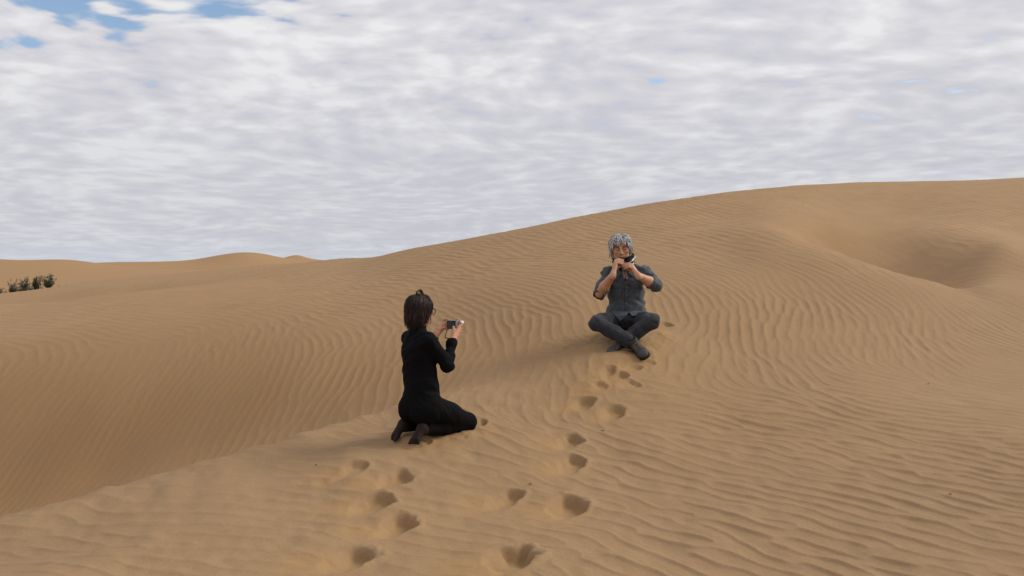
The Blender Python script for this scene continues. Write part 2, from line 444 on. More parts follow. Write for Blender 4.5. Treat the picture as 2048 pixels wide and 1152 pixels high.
def vnoise(x, y, seed=0):
    """smooth value noise"""
    xi, yi = np.floor(x).astype(np.int64), np.floor(y).astype(np.int64)
    fx, fy = x - xi, y - yi
    fx = fx * fx * (3 - 2 * fx); fy = fy * fy * (3 - 2 * fy)
    def hsh(a, b):
        n = (a * 374761393 + b * 668265263 + seed * 982451653) & 0x7fffffff
        n = ((n ^ (n >> 13)) * 1274126177) & 0x7fffffff
        return ((n ^ (n >> 16)) & 0xffff) / 65535.0
    return (hsh(xi, yi) * (1 - fx) + hsh(xi + 1, yi) * fx) * (1 - fy) + (hsh(xi, yi + 1) * (1 - fx) + hsh(xi + 1, yi + 1) * fx) * fy
def _prof(zz, ex):
    m = np.abs(zz)
    ph = np.angle(zz)
    ph = ph + .45 * np.sin(ph)                              # lee side steeper than the windward side
    return (np.cos(ph) * .5 + .19 * np.cos(2 * ph) + .08 * np.cos(3 * ph)) * np.clip(m * 1.3, 0, 1) ** ex
def ripples(x, y):
    # crests wander a little
    wx = x + .03 * (vnoise(x * 1.6, y * 1.6, 51) - .5) + .006 * (vnoise(x * 7, y * 7, 52) - .5)
    wy = y + .03 * (vnoise(x * 1.6, y * 1.6, 53) - .5) + .006 * (vnoise(x * 7, y * 7, 54) - .5)
    nearf = sample(NEARMAP, x, y)
    a1 = _prof(sample(Z, wx, wy), 1.0)
    a2 = _prof(sample(Z2, wx, wy), 1.3) * 1.35 + .30 * sample(ZB.real, x, y)
    farf = sstep(10.0, 13.0, np.hypot(x, y) + 1.2 * (vnoise(x * .5, y * .5, 57) - .5))
    prof = a1 * (1 - nearf) * (1 - .7 * farf) + a2 * nearf + 1.05 * farf * _prof(sample(ZF, wx, wy), 1.2)
    amp = sample(AMPMAP, x, y)
    patch = .55 + .9 * vnoise(x * 1.3 + 9, y * 1.3, 3)
    edge = np.clip((13 - np.abs(x)) / 2, 0, 1) * np.clip((27.5 - y) / 4, 0, 1) * np.clip((y - 1.9) / .6, 0, 1)
    return (.0104 + .0008 * nearf) * amp * patch * edge * prof

# --- footprints and disturbed sand
PRINTS = [  # picture point of the shaded half, length, width, depth, heading (ground, from +Y towards +X)
    (1022, 1118, .44, .26, .105, .30), (706, 1122, .42, .21, .085, .55), (798, 1046, .40, .21, .085, .45), (752, 1003, .38, .20, .08, .5), (792, 952, .40, .18, .07, .5), (706, 936, .34, .16, .05, .5),
    (1138, 1008, .42, .23, .09, .4), (1012, 993, .38, .18, .065, .5), (1142, 925, .38, .19, .07, .4), (1140, 878, .36, .19, .07, .35), (1230, 821, .38, .18, .07, .4), (1168, 802, .32, .18, .065, .4),
    (1238, 752, .32, .14, .06, .9), (1272, 737, .26, .11, .05, .9), (1218, 738, .24, .15, .06, .3), (1334, 646, .26, .18, .05, .9), (962, 845, .24, .16, .05, .6), (845, 885, .24, .11, .03, .6),
    (1262, 764, .26, .14, .035, .7), (1196, 772, .26, .14, .03, .4), (1300, 728, .2, .1, .03, .8)]
FP = []
for (u, v, L, Wd, dp, hd) in PRINTS:
    p0 = hit(u, v)
    L *= .86; Wd *= .92; dp *= .70
    FP.append((p0[0] - .05 * math.sin(hd), p0[1] - .05 * math.cos(hd), L, Wd, dp, hd))
MOUNDS = [(1300, 690, .13, .030), (1280, 722, .12, .022), (1325, 668, .14, .024), (1215, 716, .12, .014), (1190, 766, .16, .016), (860, 880, .22, .010), (930, 868, .16, .016), (820, 884, .14, .012), (797, 876, .09, .030), (835, 882, .09, .030), (1190, 694, .12, .03), (1240, 714, .10, .022), (1335, 676, .12, .022), (1295, 706, .09, .024), (1150, 684, .26, -.045), (1195, 676, .14, -.03)]
MD = [(*hit(u, v)[:2], r, hgt) for (u, v, r, hgt) in MOUNDS]
def sstep(a, b, x):
    t = np.clip((x - a) / (b - a), 0, 1)
    return t * t * (3 - 2 * t)
def marks(x, y):
    """dents: returns height change, how much dug-up (damper, more orange) sand lies open, and how far ripples are trampled"""
    dz = np.zeros_like(x); fresh = np.zeros_like(x); kill = np.zeros_like(x)
    for i, (cx, cy, L, Wd, dp, hd) in enumerate(FP):
        sel = np.nonzero((np.abs(x - cx) < .6) & (np.abs(y - cy) < .6))
        if sel[0].size == 0:
            continue
        xx, yy = x[sel] - cx, y[sel] - cy
        wob = .050 * (vnoise(xx * 11 + i * 7, yy * 11, 5) - .5) + .016 * (vnoise(xx * 30 + i * 7, yy * 30, 6) - .5)
        fw = xx * math.sin(hd) + yy * math.cos(hd) + wob           # along the step
        sd_ = xx * math.cos(hd) - yy * math.sin(hd) + wob * .8      # to its right
        wl = Wd * (.5 + .12 * np.tanh(fw / L * 3))
        e = np.sqrt((fw / (L * .5)) ** 2 + (sd_ / wl) ** 2)
        hole = 1 - sstep(.15, 1.12, e)
        wall = 1 - sstep(.82, 1.02, e)                               # sharp edge on the right and at the toe
        t = sstep(-.05, .0, sd_ + .30 * fw) * sstep(-.42, .0, fw / L)
        prof = (hole * (1 - t) + wall * t) * (.75 + .25 * np.tanh(fw / L * 4))
        # a slide of loose sand at the left/heel side
        sl = np.exp(-(((fw + L * .32) / (L * .42)) ** 2 + ((sd_ + Wd * .55) / (Wd * .7)) ** 2))
        rim = np.exp(-((e - 1.14) / .16) ** 2) * sstep(-.15, .5, fw / L + .6 * sd_ / Wd)
        crumble = .5 + vnoise(xx * 40, yy * 40, 8 + i)
        dz[sel] += -dp * prof + .17 * dp * rim * crumble - .16 * dp * sl
        fresh[sel] = np.maximum(fresh[sel], np.clip(np.maximum(prof * .75, sl * 1.0), 0, 1))
        kill[sel] = np.maximum(kill[sel], 1 - sstep(1.0, 1.9, e))
    for i, (cx, cy, r, hgt) in enumerate(MD):
        d2 = ((x - cx) ** 2 + (y - cy) ** 2) / r ** 2
        sel = np.nonzero(d2 < 6)
        g = np.exp(-d2[sel])
        nz = vnoise(x[sel] * 22, y[sel] * 22, 20 + i) * .6 + vnoise(x[sel] * 55, y[sel] * 55, 30 + i) * .4
        dz[sel] += hgt * g * (nz * 1.1 + .1)
        fresh[sel] = np.maximum(fresh[sel], g * (.8 if hgt > 0 else .25))
        kill[sel] = np.maximum(kill[sel], g)
    return dz, fresh, kill
def soft(x, y):
    """broad uneven swells of the sand"""
    r = np.hypot(x, y)
    k = np.clip((40 - r) / 20, 0, 1) * np.clip((r - 1) / 2, 0, 1)
    near = np.clip((9 - r) / 3, 0, 1)
    return k * (.030 * (vnoise(x * .8, y * .8, 41) - .5) + near * .014 * (vnoise(x * 3.1, y * 3.1, 42) - .5) + near * .013 * (vnoise(x * 7.5 + y * 2, y * 5.5 - x * 2, 43) - .5) + near * .006 * (vnoise(x * 17 + y * 3, y * 13, 44) - .5))
def sand_h(x, y, base=None):
    x = np.asarray(x, float); y = np.asarray(y, float)
    b = base_h(x, y) if base is None else base
    dz, fresh, kill = marks(x, y)
    h = b + soft(x, y) + ripples(x, y) * (1 - .85 * kill) + dz
    return h, fresh
def ground(x, y):
    return float(sand_h(np.array([x]), np.array([y]))[0][0])

# --- the sheet: one mesh out to the horizon, rows and bearings packed where the picture looks
DENSE_A = 760
NR = 900
bear = np.concatenate([np.linspace(-math.pi, -.72, 60, endpoint=False), np.linspace(-.72, .72, DENSE_A), np.linspace(.72, math.pi, 61)[1:]])
rad = np.concatenate([np.array([.25]), np.linspace(.6, 2.7, 22, endpoint=False), np.exp(np.linspace(math.log(2.7), math.log(24), NR, endpoint=False)), np.exp(np.linspace(math.log(24), math.log(600), 240, endpoint=False)), np.exp(np.linspace(math.log(600), math.log(4000), 14))])
A2, R2 = np.meshgrid(bear, rad, indexing='ij')
GX, GY = R2 * np.sin(A2), R2 * np.cos(A2)
LS = np.log(np.maximum(rad, .6)) * S_SCALE
def cubic_up(z, t):
    """Catmull-Rom look-up along the first axis at fractional indices t"""
    i = np.clip(np.floor(t).astype(int), 1, len(z) - 3); f = (t - i)[:, None]
    a, b, c, e = z[i - 1], z[i], z[i + 1], z[i + 2]
    return b + .5 * f * (c - a + f * (2 * a - 5 * b + 4 * c - e + f * (3 * (b - c) + e - a)))
HB = np.empty(A2.shape)
_r0, _r1 = 23, 23 + NR
_b0_, _b1_ = 60, 60 + DENSE_A
_ca = np.linspace(bear[_b0_], bear[_b1_ - 1], 260); _da = _ca[1] - _ca[0]
_cs = np.linspace(LS[_r0], LS[_r1 - 1], 320); _ds = _cs[1] - _cs[0]
_ea = np.r_[_ca[0] - _da, _ca, _ca[-1] + _da]; _es = np.r_[_cs[0] - _ds, _cs, _cs[-1] + _ds]
_cz = base_h_as(*np.meshgrid(_ea, _es, indexing='ij'))
_cz = cubic_up(_cz, (bear[_b0_:_b1_] - _ea[0]) / _da)
HB[_b0_:_b1_, _r0:_r1] = cubic_up(_cz.T, (LS[_r0:_r1] - _es[0]) / _ds).T
for sl in ((slice(0, _b0_), slice(None)), (slice(_b1_, None), slice(None)), (slice(_b0_, _b1_), slice(0, _r0)), (slice(_b0_, _b1_), slice(_r1, None))):
    HB[sl] = base_h_as(A2[sl], np.broadcast_to(LS[None], A2.shape)[sl])
HZ, FRESH = sand_h(GX, GY, HB)
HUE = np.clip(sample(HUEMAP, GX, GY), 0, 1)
def new_mat(name):
    m = bpy.data.materials.new(name)
    m.use_nodes = True
    t = m.node_tree
    t.nodes.clear()
    n = NT(t)
    o = n.n('ShaderNodeOutputMaterial')
    b = n.n('ShaderNodeBsdfPrincipled')
    n.link(b.outputs[0], o.inputs[0])
    return m, n, b

def sand_material():
    m, n, b = new_mat("sand")
    g = n.n('ShaderNodeNewGeometry')
    pos = g.outputs['Position']
    big = n.noise(pos, 0.35, 3, .5)
    mid = n.noise(pos, 2.6, 4, .55)
    grain = n.noise(pos, 190.0, 3, .7)
    grain2 = n.noise(pos, 48.0, 3, .6)
    c = n.mix(n.mrange(big, .35, .65), (0.303, 0.199, 0.110), (0.326, 0.216, 0.120))
    sep = n.n('ShaderNodeSeparateXYZ'); n.link(pos, sep.inputs[0])
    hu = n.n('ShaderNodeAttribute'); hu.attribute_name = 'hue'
    c = n.mix(n.mrange(sep.outputs[1], 9.0, 14.0), c, (0.373, 0.243, 0.133))      # paler with distance, towards the upper slope
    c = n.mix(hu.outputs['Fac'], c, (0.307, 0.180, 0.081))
    c = n.mix(n.mrange(mid, .3, .7, 0, .35), c, (0.278, 0.178, 0.096))
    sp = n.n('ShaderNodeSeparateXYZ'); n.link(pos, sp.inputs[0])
    c = n.mix(n.mrange(sp.outputs[1], 48, 80, 0, .8), c, (.350, .215, .108))     # sunlit orange of the far dune faces, put into the colour
    at = n.n('ShaderNodeAttribute'); at.attribute_name = 'fresh'
    c = n.mix(n.math('MULTIPLY', at.outputs['Fac'], .5), c, (.375, .222, .092))
    k = n.math('ADD', .72, n.math('MULTIPLY', grain, .56))
    k = n.math('MULTIPLY', k, n.math('ADD', .90, n.math('MULTIPLY', grain2, .20)))
    c = n.vmath('SCALE', c, scale=k)
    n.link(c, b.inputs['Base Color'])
    b.inputs['Roughness'].default_value = .95
    b.inputs['Specular IOR Level'].default_value = .12
    bump = n.n('ShaderNodeBump')
    bump.inputs['Distance'].default_value = .004
    bump.inputs['Strength'].default_value = .55
    hgt = n.math('ADD', n.math('MULTIPLY', grain, .5), n.math('MULTIPLY', grain2, .9))
    n.link(hgt, bump.inputs['Height'])
    # far ripples, too fine for the mesh
    n.link(bump.outputs[0], b.inputs['Normal'])
    return m

def grid_mesh(name, X, Y, Zh, attrs):
    na, nr = X.shape
    co = np.stack([X, Y, Zh], -1).reshape(-1, 3).astype(np.float32)
    i = np.arange(na - 1)[:, None] * nr + np.arange(nr - 1)[None]
    q = np.stack([i, i + nr, i + nr + 1, i + 1], -1).reshape(-1, 4)
    q = q[:, ::-1]
    me = bpy.data.meshes.new(name)
    me.vertices.add(len(co)); me.vertices.foreach_set('co', co.ravel())
    me.loops.add(q.size); me.loops.foreach_set('vertex_index', q.ravel().astype(np.int32))
    me.polygons.add(len(q)); me.polygons.foreach_set('loop_start', np.arange(0, q.size, 4, dtype=np.int32))
    me.update(calc_edges=True)
    me.polygons.foreach_set('use_smooth', np.ones(len(q), bool))
    for k, v in attrs.items():
        at = me.attributes.new(k, 'FLOAT', 'POINT')
        at.data.foreach_set('value', v.ravel().astype(np.float32))
    return me

# ------------------------------------------------------------------ modelling by distance fields (bodies, clothes)
def V(*a):
    return np.array(a, float)
class Field:
    def __init__(self, lo, hi, h):
        self.h = h
        self.lo = np.array(lo, float)
        self.n = np.ceil((np.array(hi) - self.lo) / h).astype(int) + 1
        self.d = np.full(self.n, 1.0, np.float32)
        self.ax = [(self.lo[i] + np.arange(self.n[i]) * h).astype(np.float32) for i in range(3)]
    def box(self, lo, hi):
        i0 = np.clip(np.floor((np.array(lo) - self.lo) / self.h).astype(int), 0, self.n - 1)
        i1 = np.clip(np.ceil((np.array(hi) - self.lo) / self.h).astype(int) + 1, 1, self.n)
        sl = tuple(slice(a, b) for a, b in zip(i0, i1))
        g = [self.ax[k][sl[k]] for k in range(3)]
        return sl, (g[0][:, None, None], g[1][None, :, None], g[2][None, None, :])
    def _join(self, sl, e, k, sub=False):
        d = self.d[sl]
        if sub:
            hh = np.clip(.5 - .5 * (d + e) / k, 0, 1) if k > 0 else None
            self.d[sl] = d * (1 - hh) - e * hh + k * hh * (1 - hh) if k > 0 else np.maximum(d, -e)
            return
        if k > 0:
            hh = np.clip(.5 + .5 * (e - d) / k, 0, 1)
            self.d[sl] = e * (1 - hh) + d * hh - k * hh * (1 - hh)
        else:
            self.d[sl] = np.minimum(d, e)
    def cone(self, a, b, ra, rb, k=.02, sub=False):
        """tapered capsule from a to b"""
        a, b = np.array(a, float), np.array(b, float)
        m = max(ra, rb) + k + 4 * self.h
        sl, (X, Y, Zz) = self.box(np.minimum(a, b) - m, np.maximum(a, b) + m)
        ba = b - a
        l2 = float(ba.dot(ba)) + 1e-12
        px, py, pz = X - np.float32(a[0]), Y - np.float32(a[1]), Zz - np.float32(a[2])
        t = np.clip((px * np.float32(ba[0]) + py * np.float32(ba[1]) + pz * np.float32(ba[2])) / np.float32(l2), 0, 1)
        qx, qy, qz = px - t * np.float32(ba[0]), py - t * np.float32(ba[1]), pz - t * np.float32(ba[2])
        e = np.sqrt(qx * qx + qy * qy + qz * qz) - (ra + (rb - ra) * t).astype(np.float32)
        self._join(sl, e, k, sub)
    def chain(self, pts, rs, k=.02):
        for i in range(len(pts) - 1):
            self.cone(pts[i], pts[i + 1], rs[i], rs[i + 1], k)
    def ell(self, c, r, rot=None, k=.02, sub=False):
        c, r = np.array(c, float), np.array(r, float)
        m = r.max() + k + 4 * self.h
        sl, (X, Y, Zz) = self.box(c - m, c + m)
        X, Y, Zz = X - np.float32(c[0]), Y - np.float32(c[1]), Zz - np.float32(c[2])
        if rot is not None:
            R = np.array(rot.to_3x3() if hasattr(rot, 'to_3x3') else rot, np.float32)     # columns: local axes
            X, Y, Zz = (R[0, 0] * X + R[1, 0] * Y + R[2, 0] * Zz, R[0, 1] * X + R[1, 1] * Y + R[2, 1] * Zz, R[0, 2] * X + R[1, 2] * Y + R[2, 2] * Zz)
        r = r.astype(np.float32)
        k0 = np.sqrt((X / r[0]) ** 2 + (Y / r[1]) ** 2 + (Zz / r[2]) ** 2)
        k1 = np.sqrt((X / r[0] ** 2) ** 2 + (Y / r[1] ** 2) ** 2 + (Zz / r[2] ** 2) ** 2) + 1e-6
        e = k0 * (k0 - 1) / k1
        self._join(sl, e, k, sub)
    def rbox(self, c, half, rot=None, rr=.01, k=.0, sub=False):
        c, half = np.array(c, float), np.array(half, float)
        m = np.linalg.norm(half) + rr + k + 4 * self.h
        sl, (X, Y, Zz) = self.box(c - m, c + m)
        X, Y, Zz = X - np.float32(c[0]), Y - np.float32(c[1]), Zz - np.float32(c[2])
        if rot is not None:
            R = np.array(rot.to_3x3() if hasattr(rot, 'to_3x3') else rot, np.float32)
            X, Y, Zz = (R[0, 0] * X + R[1, 0] * Y + R[2, 0] * Zz, R[0, 1] * X + R[1, 1] * Y + R[2, 1] * Zz, R[0, 2] * X + R[1, 2] * Y + R[2, 2] * Zz)
        q = [np.abs(w_) - np.float32(h_ - rr) for w_, h_ in zip((X, Y, Zz), half)]
        o = np.sqrt(sum(np.maximum(v, 0) ** 2 for v in q)) + np.minimum(np.maximum(np.maximum(q[0], q[1]), q[2]), 0) - np.float32(rr)
        self._join(sl, o, k, sub)
    def cut(self, p, nrm, k=.0):
        """remove the half space that the normal points into"""
        nrm = np.array(nrm, float); nrm /= np.linalg.norm(nrm)
        X, Y, Zz = self.ax[0][:, None, None], self.ax[1][None, :, None], self.ax[2][None, None, :]
        e = (X - np.float32(p[0])) * np.float32(nrm[0]) + (Y - np.float32(p[1])) * np.float32(nrm[1]) + (Zz - np.float32(p[2])) * np.float32(nrm[2])
        self.d = np.maximum(self.d, e)
    def warp(self, fn, band=.03):
        """add fn(x, y, z) to the field close to the surface"""
        i = np.nonzero(np.abs(self.d) < band)
        self.d[i] += fn(self.ax[0][i[0]], self.ax[1][i[1]], self.ax[2][i[2]]).astype(np.float32)
    def mesh(self, name):
        d = self.d
        S = d < 0
        nx, ny, nz = d.shape
        c = np.zeros((nx - 1, ny - 1, nz - 1), np.uint8)
        for i in (0, 1):
            for j in (0, 1):
                for k in (0, 1):
                    c += S[i:nx - 1 + i, j:ny - 1 + j, k:nz - 1 + k]
        I = np.nonzero((c > 0) & (c < 8))
        idx = np.full(c.shape, -1, np.int32)
        idx[I] = np.arange(I[0].size)
        base = np.stack(I, -1)
        acc = np.zeros((len(base), 3)); cnt = np.zeros(len(base))
        corners = [(i, j, k) for i in (0, 1) for j in (0, 1) for k in (0, 1)]
        val = {q: d[I[0] + q[0], I[1] + q[1], I[2] + q[2]].astype(float) for q in corners}
        for q in corners:
            for ax_ in range(3):
                if q[ax_] == 1:
                    continue
                p = list(q); p[ax_] = 1; p = tuple(p)
                a, b = val[q], val[p]
                m = (a < 0) != (b < 0)
                t = np.where(m, a / np.where(m, a - b, 1), 0)
                pos = np.array(q, float)[None].repeat(len(base), 0)
                pos[:, ax_] += t
                acc += pos * m[:, None]; cnt += m
        co = self.lo + (base + acc / cnt[:, None]) * self.h
        quads = []
        for ax_ in range(3):
            sh = [slice(None)] * 3; sh2 = [slice(None)] * 3
            sh[ax_] = slice(0, -1); sh2[ax_] = slice(1, None)
            s0, s1 = S[tuple(sh)], S[tuple(sh2)]
            E = np.nonzero(s0 != s1)
            flip = s0[E]
            o1, o2 = [(1, 2), (2, 0), (0, 1)][ax_]
            E = np.stack(E, -1)
            ok = (E[:, o1] > 0) & (E[:, o2] > 0) & (E[:, o1] < d.shape[o1] - 1) & (E[:, o2] < d.shape[o2] - 1)
            E, flip = E[ok], flip[ok]
            def cell(a, b):
                Q = E.copy(); Q[:, o1] -= a; Q[:, o2] -= b
                return idx[Q[:, 0], Q[:, 1], Q[:, 2]]
            q = np.stack([cell(1, 1), cell(0, 1), cell(0, 0), cell(1, 0)], -1)
            q[~flip] = q[~flip][:, ::-1]
            quads.append(q)
        q = np.concatenate(quads)
        return np_mesh(name, co, q)

def np_mesh(name, co, faces, smooth=True):
    """faces: (n, 3) or (n, 4) array"""
    co = np.asarray(co, np.float32); faces = np.asarray(faces, np.int32)
    k = faces.shape[1]
    me = bpy.data.meshes.new(name)
    me.vertices.add(len(co)); me.vertices.foreach_set('co', co.ravel())
    me.loops.add(faces.size); me.loops.foreach_set('vertex_index', faces.ravel())
    me.polygons.add(len(faces)); me.polygons.foreach_set('loop_start', np.arange(0, faces.size, k, dtype=np.int32))
    me.update(calc_edges=True)
    me.polygons.foreach_set('use_smooth', np.full(len(faces), smooth, bool))
    return me
def coords(me):
    a = np.empty(len(me.vertices) * 3, np.float32)
    me.vertices.foreach_get('co', a)
    return a.reshape(-1, 3)
def put(name, me, mat, parent=None, **props):
    o = bpy.data.objects.new(name, me)
    COL.objects.link(o)
    if mat is not None:
        me.materials.append(mat)
    if parent is not None:
        o.parent = parent
    for k, v in props.items():
        o[k] = v
    return o
def thing(name, label, cat, loc, rz=0.0, group=None):
    o = bpy.data.objects.new(name, None)
    COL.objects.link(o)
    o.empty_display_size = .1
    o.location = loc
    o.rotation_euler = (0, 0, rz)
    o['label'] = label; o['category'] = cat
    if group:
        o['group'] = group
    return o
def tubes(paths, radii, sides=5, flat=1.0, cap=True):
    """sweep many polylines into tubes: paths list of (m,3), radii list of (m,)"""
    co, fa, base = [], [], 0
    for p, r in zip(paths, radii):
        p = np.asarray(p, float); r = np.asarray(r, float) * np.ones(len(p))
        m = len(p)
        t = np.gradient(p, axis=0)
        t /= np.linalg.norm(t, axis=1)[:, None] + 1e-9
        ref = np.array([0.0, 0.0, 1.0]) if abs(t[0][2]) < .85 else np.array([1.0, 0, 0])
        u = np.cross(t[0], ref); u /= np.linalg.norm(u)
        ring = []
        for i in range(m):
            u = u - t[i] * u.dot(t[i]); u /= np.linalg.norm(u) + 1e-9
            v = np.cross(t[i], u)
            an = np.arange(sides) * 2 * math.pi / sides
            ring.append(p[i] + r[i] * (np.cos(an)[:, None] * u + flat * np.sin(an)[:, None] * v))
        co.append(np.concatenate(ring))
        i = np.arange(m - 1)[:, None] * sides
        j = np.arange(sides)[None]; j2 = (j + 1) % sides
        q = np.stack([i + j, i + j2, i + sides + j2, i + sides + j], -1).reshape(-1, 4) + base
        fa.append(q)
        if cap:
            for s0, rev in ((0, True), ((m - 1) * sides, False)):
                for a in range(1, sides - 1, 2):
                    qd = [s0, s0 + a, s0 + min(a + 1, sides - 1), s0 + min(a + 2, sides - 1) if a + 2 < sides else s0 + a + 1]
                    if len(set(qd)) == 4:
                        fa.append(np.array([qd[::-1] if rev else qd]) + base)
        base += m * sides
    return np.concatenate(co), np.concatenate(fa)
def bez(p, n=12):
    """smooth curve through points (Catmull-Rom)"""
    p = np.asarray(p, float)
    q = np.vstack([2 * p[0] - p[1], p, 2 * p[-1] - p[-2]])
    o = []
    for i in range(1, len(q) - 2):
        t = np.linspace(0, 1, n, endpoint=False)[:, None]
        a, b, c, d_ = q[i - 1], q[i], q[i + 1], q[i + 2]
        o.append(.5 * ((2 * b) + (c - a) * t + (2 * a - 5 * b + 4 * c - d_) * t ** 2 + (3 * b - a - 3 * c + d_) * t ** 3))
    o.append(q[-2][None])
    return np.concatenate(o)
def unit(v):
    v = np.asarray(v, float)
    return v / (np.linalg.norm(v) + 1e-12)
def frame(fwd, upv=(0, 0, 1)):
    """matrix with columns right, forward, up"""
    f = unit(fwd); r = unit(np.cross(f, upv)); u_ = np.cross(r, f)
    return np.stack([r, f, u_], 1)

def hand(F, wrist, knuckle, palm_n, tips, thumb_tip, side, fore_r=.026, s=1.0, curl=.012):
    """palm with four fingers and a thumb; side: unit vector along the knuckles from the little finger to the index finger,
    palm_n points out of the back of the hand, tips: four finger tips from index to little finger"""
    wrist, knuckle = np.array(wrist, float), np.array(knuckle, float)
    side = unit(side); bn = unit(palm_n)
    ax_ = unit(knuckle - wrist)
    offs = [.030, .010, -.010, -.028]
    rad = [.0092, .0096, .0092, .008]
    # palm
    for o in offs:
        kn = knuckle + side * o * s + ax_ * (-.004 * abs(o) / .03)
        F.cone(wrist + side * o * .55 * s, kn, .0155 * s, .0125 * s, .012)
    F.cone(wrist - ax_ * .02, wrist + ax_ * .02, fore_r, .021 * s, .014)
    for o, r, tip in zip(offs, rad, tips):
        kn = knuckle + side * o * s
        tip = np.array(tip, float)
        v = tip - kn
        L = np.linalg.norm(v)
        bend = bn * (curl + .35 * max(0, .085 * s - L))
        p1 = kn + v * .42 + bend
        p2 = kn + v * .76 + bend * .75
        F.cone(kn, p1, r * 1.12 * s, r * 1.0 * s, .006)
        F.cone(p1, p2, r * 1.0 * s, r * .92 * s, .003)
        F.cone(p2, tip, r * .92 * s, r * .72 * s, .003)
    # thumb leaves the side of the palm near its base
    t0 = wrist + ax_ * .022 + side * .022 * s - bn * .006
    tt = np.array(thumb_tip, float)
    v = tt - t0
    m1 = t0 + v * .45 + side * .014 * s
    m2 = t0 + v * .75 + side * .010 * s
    F.cone(t0, m1, .0165 * s, .0115 * s, .012)
    F.cone(m1, m2, .0115 * s, .0105 * s, .004)
    F.cone(m2, tt, .0105 * s, .008 * s, .003)

def head(F, c, R, s=1.0, male=True, eyes_closed=True):
    """head in its own frame: R columns are right (its left-hand side seen from the front), forward, up; c the middle of the skull"""
    R = np.array(R, float)
    P_ = lambda x, y, z: np.array(c) + R @ np.array([x, y, z]) * s
    def el(x, y, z, rx, ry, rz, k=.02, sub=False, rot=None):
        RR = R if rot is None else R @ np.array(rot)
        F.ell(P_(x, y, z), (rx * s, ry * s, rz * s), RR, k * s, sub)
    el(0, -.012, .022, .076, .094, .088, .02)                       # skull
    el(0, .030, -.035, .062, .062, .075, .03)                       # face
    el(0, .048, -.088, .034 if male else .028, .032, .024, .03)     # chin
    for sx in (-1, 1):
        el(sx * .040, .020, -.070, .024, .044, .024, .03)           # jaw
        el(sx * .045, .058, -.022, .022, .022, .020, .02)           # cheekbone
        el(sx * .031, .084, .006, .0155, .014, .0115, .010, True)   # eye socket
        el(sx * .031, .0755, .004, .0130, .0125, .0118, .003)       # closed lid over the eyeball
        F.cone(P_(sx * .012, .0925, .020), P_(sx * .046, .080, .022), .0065 * s, .006 * s, .010 * s)   # brow ridge
        # ear: bowl with rim
        er = np.array(Matrix.Rotation(sx * .35, 3, 'Z'))
        el(sx * .076, -.012, -.012, .010, .019, .031, .006, rot=er)
        el(sx * .084, -.006, -.010, .006, .011, .019, .004, True, rot=er)
    # nose
    F.cone(P_(0, .092, .012), P_(0, .112, -.026), .0085 * s, .0115 * s, .012 * s)
    el(0, .110, -.031, .0125, .013, .011, .008)
    for sx in (-1, 1):
        el(sx * .0115, .098, -.034, .0085, .011, .009, .006)
        el(sx * .007, .107, -.0425, .0042, .005, .004, .002, True)
    # mouth: lips drawn together
    F.cone(P_(-.021, .082, -.058), P_(.021, .082, -.058), .0075 * s, .0075 * s, .012 * s)
    F.cone(P_(-.016, .0925, -.0555), P_(.016, .0925, -.0555), .0048 * s, .0048 * s, .006 * s)
    F.cone(P_(-.013, .0915, -.0665), P_(.013, .0915, -.0665), .0056 * s, .0056 * s, .006 * s)
    F.cone(P_(-.019, .099, -.061), P_(.019, .099, -.061), .0018 * s, .0018 * s, .003 * s, True)
    return P_

def hair_shell(P_, R, s, n, rs, profile, mats=None):
    """strands: profile(theta, phi, rnd) -> list of points in head coordinates"""
    paths, radii = [], []
    for i in range(n):
        p, r = profile(i, rs)
        pts = np.array([P_(*q) for q in p])
        paths.append(bez(pts, 3)); m = len(paths[-1])
        radii.append(np.interp(np.linspace(0, 1, m), [0, .5, 1], [r, r * .9, r * .25]))
    return paths, radii

# ------------------------------------------------------------------ materials for people and things
def attr_mix_mat(name, base, layers=(), rough=.7, spec=.3, noise=None, bump=None, sss=0.0, sheen=0.0):
    """layers: (attribute, colour); noise: (scale, amount); bump: (scale, distance, strength)"""
    m, n, b = new_mat(name)
    tc_ = n.n('ShaderNodeTexCoord')
    p = tc_.outputs['Object']
    c = n.n('ShaderNodeRGB'); c.outputs[0].default_value = (*base, 1)
    c = c.outputs[0]
    for at_name, colr in layers:
        at = n.n('ShaderNodeAttribute'); at.attribute_name = at_name
        c = n.mix(at.outputs['Fac'], c, colr)
    if noise:
        nz = n.noise(p, noise[0], 4, .6)
        k = n.math('ADD', 1 - noise[1], n.math('MULTIPLY', nz, 2 * noise[1]))
        c = n.vmath('SCALE', c, scale=k)
    n.link(c, b.inputs['Base Color'])
    b.inputs['Roughness'].default_value = rough
    b.inputs['Specular IOR Level'].default_value = spec
    if sss:
        b.inputs['Subsurface Weight'].default_value = sss
        b.inputs['Subsurface Radius'].default_value = (.012, .004, .002)
        b.inputs['Subsurface Scale'].default_value = .3
    if sheen:
        b.inputs['Sheen Weight'].default_value = sheen
    if bump:
        bn = n.n('ShaderNodeBump')
        bn.inputs['Distance'].default_value = bump[1]
        bn.inputs['Strength'].default_value = bump[2]
        n.link(n.noise(p, bump[0], 4, .6), bn.inputs['Height'])
        n.link(bn.outputs[0], b.inputs['Normal'])
    return m
def add_attr(me, name, v):
    at = me.attributes.new(name, 'FLOAT', 'POINT')
    at.data.foreach_set('value', np.asarray(v, np.float32))
def fold(x, y, z, a, b, ka, kb, seed):
    return vnoise((x * a[0] + y * a[1] + z * a[2]) * ka + 50, (x * b[0] + y * b[1] + z * b[2]) * kb + 50, seed) - .5
def near_seg(co, a, b):
    a, b = np.array(a), np.array(b)
    ab = b - a
    t = np.clip(((co - a) @ ab) / (ab @ ab), 0, 1)
    return np.linalg.norm(co - a - t[:, None] * ab, axis=1)

